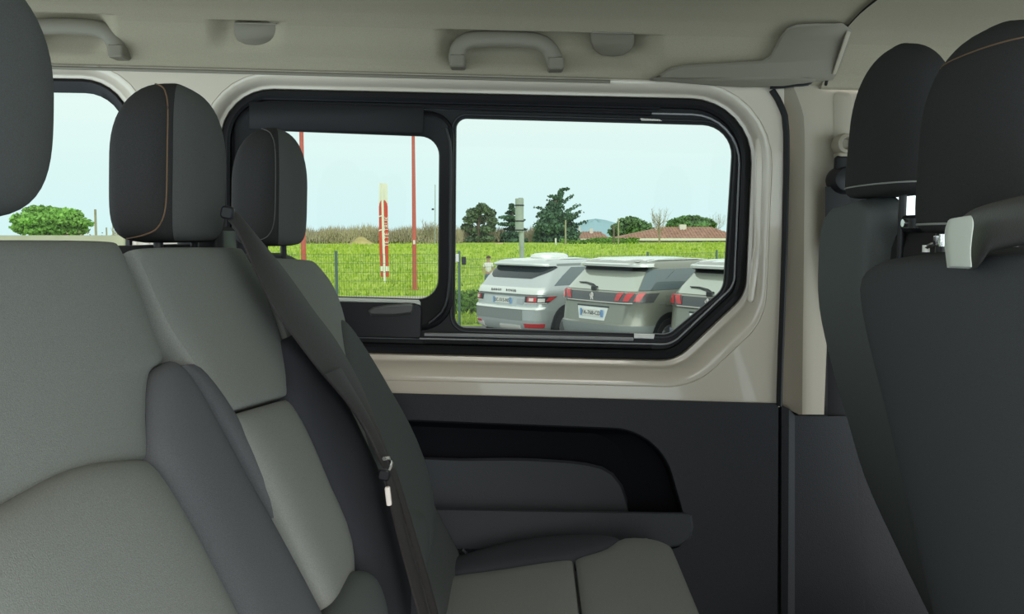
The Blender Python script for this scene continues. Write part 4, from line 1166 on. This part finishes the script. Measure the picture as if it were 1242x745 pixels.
for nm, px_, py_, w_, h2, m_ in (('fixing_plate', 562.5, 316.5, .05, .09, M['dark2']), ('fixing_plate', 553.8, 313, .05, .09, M['white'])):
    q_ = P(px_, py_, fy - .05); V, Fc = rbox((q_.x - w_, q_.y - .02, q_.z - h2), (q_.x + w_, q_.y + .02, q_.z + h2), .015); MB().add(V, Fc).build(nm, m_, f1)

# ---------------- person beyond the fence
def person():
    d = 29.5; q_ = P(592.5, 352, d); x = q_.x; zb = gz(x / (1 + d * .012), d); top = P(592, 310.5, d).z
    s = (top - zb) / 1.5
    t = thing('person', 'small figure in a white top standing behind the silver car', 'person', (x, d, zb))
    V0 = lambda px_, py_, pz_: (x + px_ * s, d + py_ * s, zb + pz_ * s)
    def skin(edges, mt, nm):
        me = bpy.data.meshes.new(nm)
        vs = []; es = []; rad = []
        for chain in edges:
            prev = None
            for (p_, r_) in chain:
                pv = Vector(V0(*p_)) - ORG[t]
                f_ = None
                for i, u in enumerate(vs):
                    if (u - pv).length < 1e-4: f_ = i
                if f_ is None: vs.append(pv); rad.append(r_ * s); f_ = len(vs) - 1
                if prev is not None and prev != f_: es.append((prev, f_))
                prev = f_
        me.from_pydata(vs, es, []); o = bpy.data.objects.new(nm, me); COL.objects.link(o); o.parent = t
        md = o.modifiers.new('skin', 'SKIN'); md.use_smooth_shade = True
        o.modifiers.new('sub', 'SUBSURF').levels = 1
        for i, r_ in enumerate(rad): me.skin_vertices[0].data[i].radius = (r_, r_ * .8)
        me.skin_vertices[0].data[0].use_root = True
        me.materials.append(mt)
        return o
    pel = ((0, 0, .80), .12)
    skin([[pel, ((0, 0, 1.0), .11), ((0, 0, 1.17), .13), ((0, 0, 1.27), .05), ((0, 0, 1.33), .07), ((0, -.01, 1.42), .085), ((0, 0, 1.48), .05)],
          [((0, 0, 1.17), .13), ((-.15, 0, 1.18), .05), ((-.19, -.02, .95), .04), ((-.17, -.1, .76), .03)],
          [((0, 0, 1.17), .13), ((.15, 0, 1.18), .05), ((.19, -.02, .95), .04), ((.17, -.1, .76), .03)],
          [pel, ((-.08, 0, .72), .085), ((-.09, -.01, .40), .06), ((-.09, 0, .07), .04), ((-.09, -.12, .03), .035)],
          [pel, ((.08, 0, .72), .085), ((.09, -.01, .40), .06), ((.09, 0, .07), .04), ((.09, -.12, .03), .035)]], M2['skin'], 'body')
    skin([[((0, 0, .80), .145), ((0, 0, 1.0), .135), ((0, 0, 1.17), .15), ((0, 0, 1.24), .07)], [((0, 0, 1.17), .15), ((-.15, 0, 1.18), .07), ((-.18, -.01, 1.03), .06)], [((0, 0, 1.17), .15), ((.15, 0, 1.18), .07), ((.18, -.01, 1.03), .06)]], M2['shirt'], 'shirt')
    skin([[((0, 0, .83), .13), ((0, 0, .77), .13), ((-.08, 0, .70), .10), ((-.09, -.01, .40), .075), ((-.09, 0, .1), .06)], [((0, 0, .77), .13), ((.08, 0, .70), .10), ((.09, -.01, .40), .075), ((.09, 0, .1), .06)]], M2['jeans'], 'trousers')
    mb = MB()
    rr = []
    for i in range(6):
        a_ = i / 5 * pi / 2
        rr.append([V0(.098 * math.cos(a_) * math.cos(b_ * pi / 6), .02 + .098 * math.cos(a_) * math.sin(b_ * pi / 6), 1.41 + .105 * math.sin(a_)) for b_ in range(12)])
    mb.add(*loft(rr)).build('hair', M2['hair'], t)
person()

# ---------------- parked cars
CM = dict(
    silver=mat('silver_car_paint', (0.52, 0.56, 0.56), 0.30, 0.3, coat=0.6),
    grey=mat('grey_olive_car_paint', (0.25, 0.258, 0.215), 0.30, 0.25, coat=0.6),
    lower=mat('grey_bumper_plastic', (0.24, 0.265, 0.26), 0.6),
    glassd=mat('dark_car_glass', (0.025, 0.035, 0.038), 0.08, 0.0, spec=0.4, coat=0.2),
    glassr=mat('painted_reflection_glass', (0.48, 0.52, 0.45), 0.06, 0.4, spec=0.9, coat=0.8),  # sky reflection painted in as a pale glass colour
    glasss=mat('grey_side_glass', (0.12, 0.16, 0.17), 0.05, 0.15, spec=0.8, coat=0.6),
    black=mat('black_car_plastic', (0.03, 0.033, 0.035), 0.3),
    band=mat('dark_gloss_band', (0.075, 0.082, 0.085), 0.2, coat=0.5),
    lampr=mat('red_lamp_glass', (0.62, 0.03, 0.035), 0.2, coat=0.6),
    lampw=mat('clear_lamp_glass', (0.75, 0.72, 0.68), 0.2, coat=0.6),
    tyre=mat('tyre_rubber', (0.03, 0.03, 0.032), 0.8),
    alloy=mat('alloy_wheel', (0.45, 0.47, 0.48), 0.3, 0.7),
    plate=mat('white_number_plate', (0.80, 0.80, 0.74), 0.4),
    plateb=mat('blue_plate_edge', (0.20, 0.36, 0.62), 0.4),
    ink=mat('dark_plate_letters', (0.10, 0.11, 0.13), 0.5),
    roof=mat('sky_sheen_and_pale_trim', (0.76, 0.79, 0.75), 0.25, 0.15, coat=0.8),  # sky reflection on the roofs put into the colour; shared with pale trim
)
class Car:
    def __init__(s, levels): s.L = levels
    def sec(s, z):
        L = s.L
        if z <= L[0][0]: return L[0][1:]
        for a_, b_ in zip(L, L[1:]):
            if z <= b_[0]:
                t = (z - a_[0]) / (b_[0] - a_[0]); return tuple(u + (v - u) * t for u, v in zip(a_[1:], b_[1:]))
        return L[-1][1:]
    def pt(s, q, z, o_=0.0):
        """perimeter point: q = signed distance along the section from the rear centre"""
        yr, yf, w_, rr, rf = s.sec(z)
        sg = 1 if q >= 0 else -1; q = abs(q)
        bow = 0.05
        if q <= w_ - rr:
            x, y, nx, ny = q, yr, 0.0, -1.0
        elif q <= w_ - rr + rr * pi / 2:
            a_ = (q - (w_ - rr)) / rr
            x, y, nx, ny = w_ - rr + rr * math.sin(a_), yr + rr * (1 - math.cos(a_)), math.sin(a_), -math.cos(a_)
        else:
            x, y, nx, ny = w_, yr + rr + q - (w_ - rr + rr * pi / 2), 1.0, 0.0
        y += bow * (min(q, w_) / w_) ** 2
        return Vector((sg * (x + nx * o_), y + ny * o_, z))
    def ring(s, z):
        yr, yf, w_, rr, rf = s.sec(z)
        half = []
        for i in range(7): half.append(s.pt((w_ - rr) * i / 6, z))
        for i in range(1, 8): half.append(s.pt(w_ - rr + rr * pi / 2 * i / 7, z))
        y0 = half[-1].y
        for i in range(1, 11): half.append(Vector((w_, y0 + (yf - rf - y0) * i / 10, z)))
        for i in range(1, 8):
            a_ = pi / 2 * i / 7; half.append(Vector((w_ - rf + rf * math.cos(a_), yf - rf + rf * math.sin(a_), z)))
        for i in range(1, 5): half.append(Vector(((w_ - rf) * (1 - i / 4), yf, z)))
        other = [Vector((-p_.x, p_.y, p_.z)) for p_ in reversed(half[1:-1])]
        return half + other
    def patch(s, sl, sr, z0, z1, o_, ns=10, nz=6, th=0.02):
        """thin moulded panel lying on the body between perimeter positions sl(t), sr(t)"""
        f1_ = sl if callable(sl) else (lambda t: sl); f2_ = sr if callable(sr) else (lambda t: sr)
        V = []
        for oo in (o_, o_ - th):
            for i in range(nz + 1):
                t = i / nz
                for j in range(ns + 1): V.append(s.pt(f1_(t) + (f2_(t) - f1_(t)) * j / ns, z0 + (z1 - z0) * t, oo))
        m = ns + 1; K = m * (nz + 1); Fc = []
        for i in range(nz):
            for j in range(ns):
                a_ = i * m + j; Fc += [(a_, a_ + 1, a_ + m + 1, a_ + m), (K + a_, K + a_ + m, K + a_ + m + 1, K + a_ + 1)]
            Fc += [(i * m, i * m + m, K + i * m + m, K + i * m), (i * m + ns, K + i * m + ns, K + i * m + m + ns, i * m + m + ns)]
        for j in range(ns): Fc += [(j, K + j, K + j + 1, j + 1), (nz * m + j, nz * m + j + 1, K + nz * m + j + 1, K + nz * m + j)]
        return V, Fc

def loc(name, VF, m, root, **k): return obj(name, VF[0], VF[1], m, root, world=False, **k)
def wheels(c, root, ys, w_, r=0.345):
    for y in ys:
        for sx_ in (-1, 1):
            x0 = sx_ * (w_ - .20)
            loc('wheel_arch', cyl((x0, y, r + .02), r + .075, sx_ * .215, 'x', 26), CM['black'], root)
            wh = loc('wheel', cyl((x0, y, r), r, sx_ * .225, 'x', 26), CM['tyre'], root)
            loc('rim', cyl((x0 + sx_ * .21, y, r), r * .72, sx_ * .025, 'x', 20), CM['alloy'], wh)
            for q_ in range(5):
                a_ = 2 * pi * q_ / 5
                loc('spoke', tube([(x0 + sx_ * .237, y + .05 * math.cos(a_), r + .05 * math.sin(a_)), (x0 + sx_ * .237, y + r * .68 * math.cos(a_), r + r * .68 * math.sin(a_))], .03, .006, 6, up=(1, 0, 0)), CM['alloy'], wh)
def plate_on(c, root, z, txt, w_=.26, h2=.055, tilt=0.0):
    y = c.pt(0, z).y - .022
    pl_ = loc('number_plate', box((-w_, y, z - h2), (w_, y + .03, z + h2)), CM['plate'], root, smooth=False, label='white number plate')
    loc('plate_edge', box((-w_ - .001, y - .002, z - h2), (-w_ + .05, y + .02, z + h2)), CM['plateb'], pl_, smooth=False)
    loc('plate_edge', box((w_ - .05, y - .002, z - h2), (w_ + .001, y + .02, z + h2)), CM['plateb'], pl_, smooth=False)
    R_ = Matrix.Translation((0, y - .003, z - .002)) @ Matrix.Rotation(pi / 2, 4, 'X')
    loc('plate_letters', text_mesh(txt, .092, R_, .002), CM['ink'], pl_, smooth=False)
HD = math.radians(48)
# silver car
EV = [(0.30, .12, 4.25, .88, .30, .5), (0.36, .05, 4.31, .92, .30, .5), (0.50, .0, 4.35, .945, .30, .5), (0.74, .0, 4.34, .95, .30, .5), (0.765, .045, 4.34, .95, .28, .5), (0.99, .075, 4.28, .95, .28, .5),
      (1.0, .06, 4.26, .95, .28, .5), (1.04, .07, 4.1, .945, .28, .5), (1.10, .10, 3.5, .93, .27, .4), (1.15, .15, 3.15, .91, .26, .4), (1.30, .27, 2.85, .86, .24, .35), (1.50, .47, 2.45, .785, .22, .3),
      (1.515, .36, 2.4, .78, .22, .3), (1.56, .36, 2.3, .76, .22, .3), (1.60, .44, 2.15, .71, .25, .3), (1.635, .65, 1.95, .58, .25, .3), (1.65, 1.0, 1.75, .35, .2, .2)]
def root_at(px, d, z, label, rot, name='car'):
    p_ = P(px, 300, d)
    r = thing(name, label, 'car', (p_.x, d, z), 'cars parked in a row'); r.rotation_euler = (0, 0, -rot)
    return r
c1 = Car(EV)
e_ = root_at(607, 15.6, 0.0, 'silver car with slim dark rear window, leftmost of the parked row', HD)
loc('body', loft([c1.ring(z) for z in [l[0] for l in EV]], caps=True), CM['silver'], e_, auto=35)
loc('rear_window', c1.patch(lambda t: -.52 - .24 * t ** .6, lambda t: .56 + .40 * t ** .8, 1.29, 1.515, .012, 18, 8), CM['glassd'], e_)
loc('roof_spoiler', c1.patch(-.80, .80, 1.530, 1.565, .012, 16, 3), CM['roof'], e_)
loc('roof', loft([[(x, y, z_ - .022 * (x / .6) ** 2) for y, z_ in ((.47, 1.607), (.66, 1.642), (1.0, 1.657), (1.4, 1.661), (1.8, 1.655))] for x in (-.6, -.3, 0, .3, .6)], closed=False), CM['roof'], e_)  # pale sheet, the sky reflected on the roof put into its colour
loc('roof_pod', loft([[Vector((.30 * q_ * math.cos(a_), 1.3 + .45 * q_ * math.sin(a_), 1.655 + h2)) for a_ in [2 * pi * j / 18 for j in range(18)]] for q_, h2 in ((1, 0), (.95, .05), (.75, .08), (.3, .095))], caps=True), CM['roof'], e_)
loc('tailgate_ledge', c1.patch(-.93, .95, 1.005, 1.125, .006, 24, 4), CM['roof'], e_)
loc('tailgate_groove', c1.patch(-.72, .85, .962, .995, .012, 20, 2), CM['lower'], e_)
R_ = Matrix.Translation((0, c1.pt(0, 1.055).y - .012, 1.058)) @ Matrix.Rotation(pi / 2, 4, 'X')
for word, xo in (('RANGE', -.20), ('ROVER', .22)):
    loc('lettering', text_mesh(word, .072, Matrix.Translation((xo, c1.pt(.2, 1.055).y - c1.pt(0, 1.055).y, 0)) @ R_, .003, space=1.35), CM['black'], e_, smooth=False, label='dark spaced lettering across the boot lid')
loc('plate_recess', c1.patch(-.48, .36, .785, .955, .002, 14, 3), CM['silver'], e_)
plate_on(c1, e_, .872, 'EC-515-NS', .255)
loc('badge', c1.patch(.40, .56, .82, .92, .012, 4, 3), CM['alloy'], e_)
for sg in (1, -1):
    tl = loc('tail_light', c1.patch(sg * .60, lambda t: sg * (1.05 + .22 * t), .855, .965, .016, 16, 4), CM['black'], e_)
    loc('red_lens', c1.patch(sg * .67, sg * .84, .868, .955, .024, 6, 4), CM['lampr'], tl)
    loc('clear_lens', c1.patch(sg * .71, sg * .79, .885, .94, .03, 4, 3), CM['lampw'], tl)
    loc('clear_lens', c1.patch(sg * .86, sg * .98, .868, .935, .024, 4, 3), CM['lampw'], tl)
    loc('red_lens', c1.patch(lambda t: sg * (1.0 + .06 * t), lambda t: sg * (1.10 + .14 * t), .885, .958, .024, 6, 4), CM['lampr'], tl)
    loc('lens_trim', c1.patch(sg * .60, sg * 1.02, .838, .852, .02, 12, 2), CM['lampw'], tl)
    loc('reflector', c1.patch(lambda t: sg * (.62), lambda t: sg * (.98 + .04 * t), .385, .465, .014, 10, 3), CM['lampr'], e_, label='red bumper reflector')
loc('bumper_ledge', c1.patch(-1.02, 1.02, .725, .77, .014, 26, 2), CM['roof'], e_)
loc('bumper_insert', c1.patch(-.90, .58, .52, .715, .006, 22, 4), CM['lower'], e_)
loc('bumper_insert', c1.patch(.60, 1.15, .52, .715, .004, 14, 4), CM['silver'], e_)
loc('skid_plate', c1.patch(-.85, -.55, .31, .42, .02, 8, 3), CM['lampw'], e_)
loc('skid_plate', c1.patch(-.05, .50, .31, .41, .02, 8, 3), CM['lampw'], e_)
loc('side_window', c1.patch(lambda t: 1.12 + .16 * t, lambda t: 2.08 + .02 * t, 1.16, 1.49, .008, 12, 6), CM['glasss'], e_)
loc('side_window', c1.patch(lambda t: 2.16, lambda t: 3.05 - .1 * t, 1.16, 1.49, .008, 12, 6), CM['glasss'], e_)
loc('side_window', c1.patch(-1.15, -2.9, 1.16, 1.49, .008, 16, 6), CM['glasss'], e_)
loc('roof_edge', c1.patch(1.0, 3.0, 1.52, 1.56, .008, 12, 2), CM['lower'], e_)
for sg in (-1, 1):
    mv, mf = rbox((sg * .95, 2.75, 1.02), (sg * 1.14, 2.9, 1.17), .05) if sg > 0 else rbox((-1.14, 2.75, 1.02), (-.95, 2.9, 1.17), .05)
    loc('mirror', (mv, mf), CM['silver'], e_)
wheels(c1, e_, (.86, 3.5), .95, .36)

# grey hatchback, then its twin
PG = [(0.28, .12, 4.3, .86, .38, .5), (0.36, .04, 4.37, .90, .38, .5), (0.52, .0, 4.42, .92, .38, .5), (0.60, .0, 4.42, .925, .38, .5), (0.62, .03, 4.42, .925, .36, .5), (0.92, .07, 4.36, .92, .34, .5), (0.95, .05, 4.34, .92, .34, .5),
      (1.10, .07, 3.7, .905, .33, .4), (1.13, .12, 3.3, .89, .32, .4), (1.30, .30, 2.95, .84, .28, .35), (1.48, .49, 2.6, .775, .25, .3), (1.50, .34, 2.55, .765, .24, .3), (1.55, .33, 2.4, .745, .24, .3),
      (1.595, .45, 2.2, .68, .25, .3), (1.625, .75, 2.0, .52, .25, .3), (1.635, 1.1, 1.8, .3, .2, .2)]
c2 = Car(PG)
def peugeot(label, px, d, z, rot, txt, lower_mat, body_mat):
    r = root_at(px, d, z, label, rot)
    loc('body', loft([c2.ring(l[0]) for l in PG], caps=True), body_mat, r, auto=35)
    loc('rear_window', c2.patch(lambda t: -.60 - .14 * (1 - t), lambda t: .70 + .12 * (1 - t), 1.135, 1.475, .012, 16, 8), CM['glassr'], r)
    loc('spoiler_underside', c2.patch(-.70, .72, 1.435, 1.492, .02, 16, 3), CM['black'], r)  # dark underside of the spoiler, laid as a strip on the glass
    loc('rear_quarter_glass', c2.patch(lambda t: .83 - .12 * t, lambda t: 1.14 + .13 * t, 1.15, 1.47, .010, 8, 6), CM['glasss'], r)
    loc('roof_spoiler', c2.patch(-.78, .92, 1.505, 1.56, .014, 16, 3), CM['roof'], r)
    loc('roof', loft([[(x, y, z_ - .018 * (x / .6) ** 2) for y, z_ in ((.46, 1.600), (.62, 1.617), (.78, 1.633), (1.1, 1.645), (1.6, 1.648), (2.0, 1.63))] for x in (-.6, -.3, 0, .3, .6)], closed=False), CM['roof'], r)  # pale sheet standing for sky reflected on the body-coloured roof
    for sg in (-1, 1):
        loc('roof_rail', tube([(sg * .66, .60, 1.585), (sg * .66, .85, 1.615), (sg * .65, 1.8, 1.615), (sg * .64, 2.1, 1.59)], .02, .012, 8), CM['roof'], r)
    loc('light_band', c2.patch(-1.05, lambda t: 1.15 + .12 * t, .965, 1.105, .012, 30, 4), CM['band'], r)
    for sg in (-1, 1):
        tl = loc('tail_light', c2.patch(sg * .50, lambda t: sg * (.98 + .06 * t), .968, 1.10, .018, 14, 4), CM['band'], r)
        for q_ in range(3):
            a_ = .50 + q_ * .155
            loc('red_lens', c2.patch(lambda t: sg * (a_ + .05 * t), lambda t: sg * (a_ + .085 + .07 * t), .985, 1.115, .028, 4, 4), CM['lampr'], tl)
    loc('chrome_line', c2.patch(-.60, .80, .945, .962, .014, 20, 1), CM['lampw'], r)
    # standing lion emblem
    lion = [(-.03, -.06), (-.012, -.06), (-.010, -.03), (.004, -.028), (.012, -.058), (.03, -.058), (.022, -.02), (.020, .005), (.036, -.002), (.040, .010), (.024, .022), (.040, .026), (.038, .040), (.020, .038), (.018, .052), (.002, .062), (-.016, .052), (-.018, .036), (-.012, .016), (-.018, -.004), (-.034, .012), (-.030, .032), (-.040, .034), (-.046, .008), (-.030, -.020)]
    y = c2.pt(0, 1.035).y - .016
    A = [Vector((x, y, 1.035 + z_)) for x, z_ in lion]; B = [v + Vector((0, -.01, 0)) for v in A]
    V, Fc = loft([A, B]); Fc += [tuple(i + len(A) for i in t) for t in tessellate_polygon([[Vector((x, z_, 0)) for x, z_ in lion]])]
    loc('emblem', (V, Fc), CM['lampw'], r, smooth=False, label='small silver standing lion emblem')
    rec = loc('plate_recess', c2.patch(lambda t: -.29 - .06 * t, lambda t: .29 + .06 * t, .655, .86, .006, 12, 4), CM['lampw'] if False else CM['roof'], r)
    loc('plate_shadow_gap', c2.patch(-.36, .36, .86, .885, .008, 12, 1), CM['black'], r)
    plate_on(c2, r, .765, txt, .26)
    loc('bumper_lower', c2.patch(-1.2, 1.25, .40, .60, .010, 30, 4), lower_mat, r)
    loc('bumper_chrome', c2.patch(-.85, .95, .335, .385, .016, 24, 2), CM['roof'], r)
    loc('side_window', c2.patch(lambda t: 1.12 + .18 * t, lambda t: 2.10, 1.15, 1.47, .008, 12, 6), CM['glasss'], r)
    loc('side_window', c2.patch(2.17, lambda t: 3.2 - .2 * t, 1.15, 1.47, .008, 12, 6), CM['glasss'], r)
    loc('side_window', c2.patch(-1.15, -3.0, 1.15, 1.47, .008, 16, 6), CM['glasss'], r)
    loc('fuel_flap', c2.patch(1.42, 1.62, .90, 1.06, .006, 4, 4), body_mat, r)
    loc('door_line', c2.patch(1.30, 3.0, .93, .945, .004, 12, 1), CM['lower'], r)
    w0 = c2.pt(-.02, 1.17, .02)
    wp = loc('wiper', tube([w0, c2.pt(-.12, 1.21, .03), c2.pt(-.30, 1.235, .03), c2.pt(-.48, 1.235, .03)], .02, .012, 8, taper=lambda q_: 1.6 - 1.0 * q_), CM['black'], r)
    loc('wiper_base', rbox((w0.x - .06, w0.y - .05, w0.z - .05), (w0.x + .05, w0.y + .02, w0.z + .02), .015), CM['black'], wp)
    wheels(c2, r, (.88, 3.55), .92, .35)
    return r
peugeot('grey car with three claw shaped red lamps, middle of the parked row', 716, 13.2, 0.09, math.radians(52), 'FA-768-CD', CM['lower'], CM['grey'])
peugeot('car cut off by the slanting window corner, rightmost of the parked row', 857, 11.7, 0.10, math.radians(54), 'DX-412-RB', mat('bluish_bumper_plastic', (0.20, 0.22, 0.29), 0.6), CM['grey'])
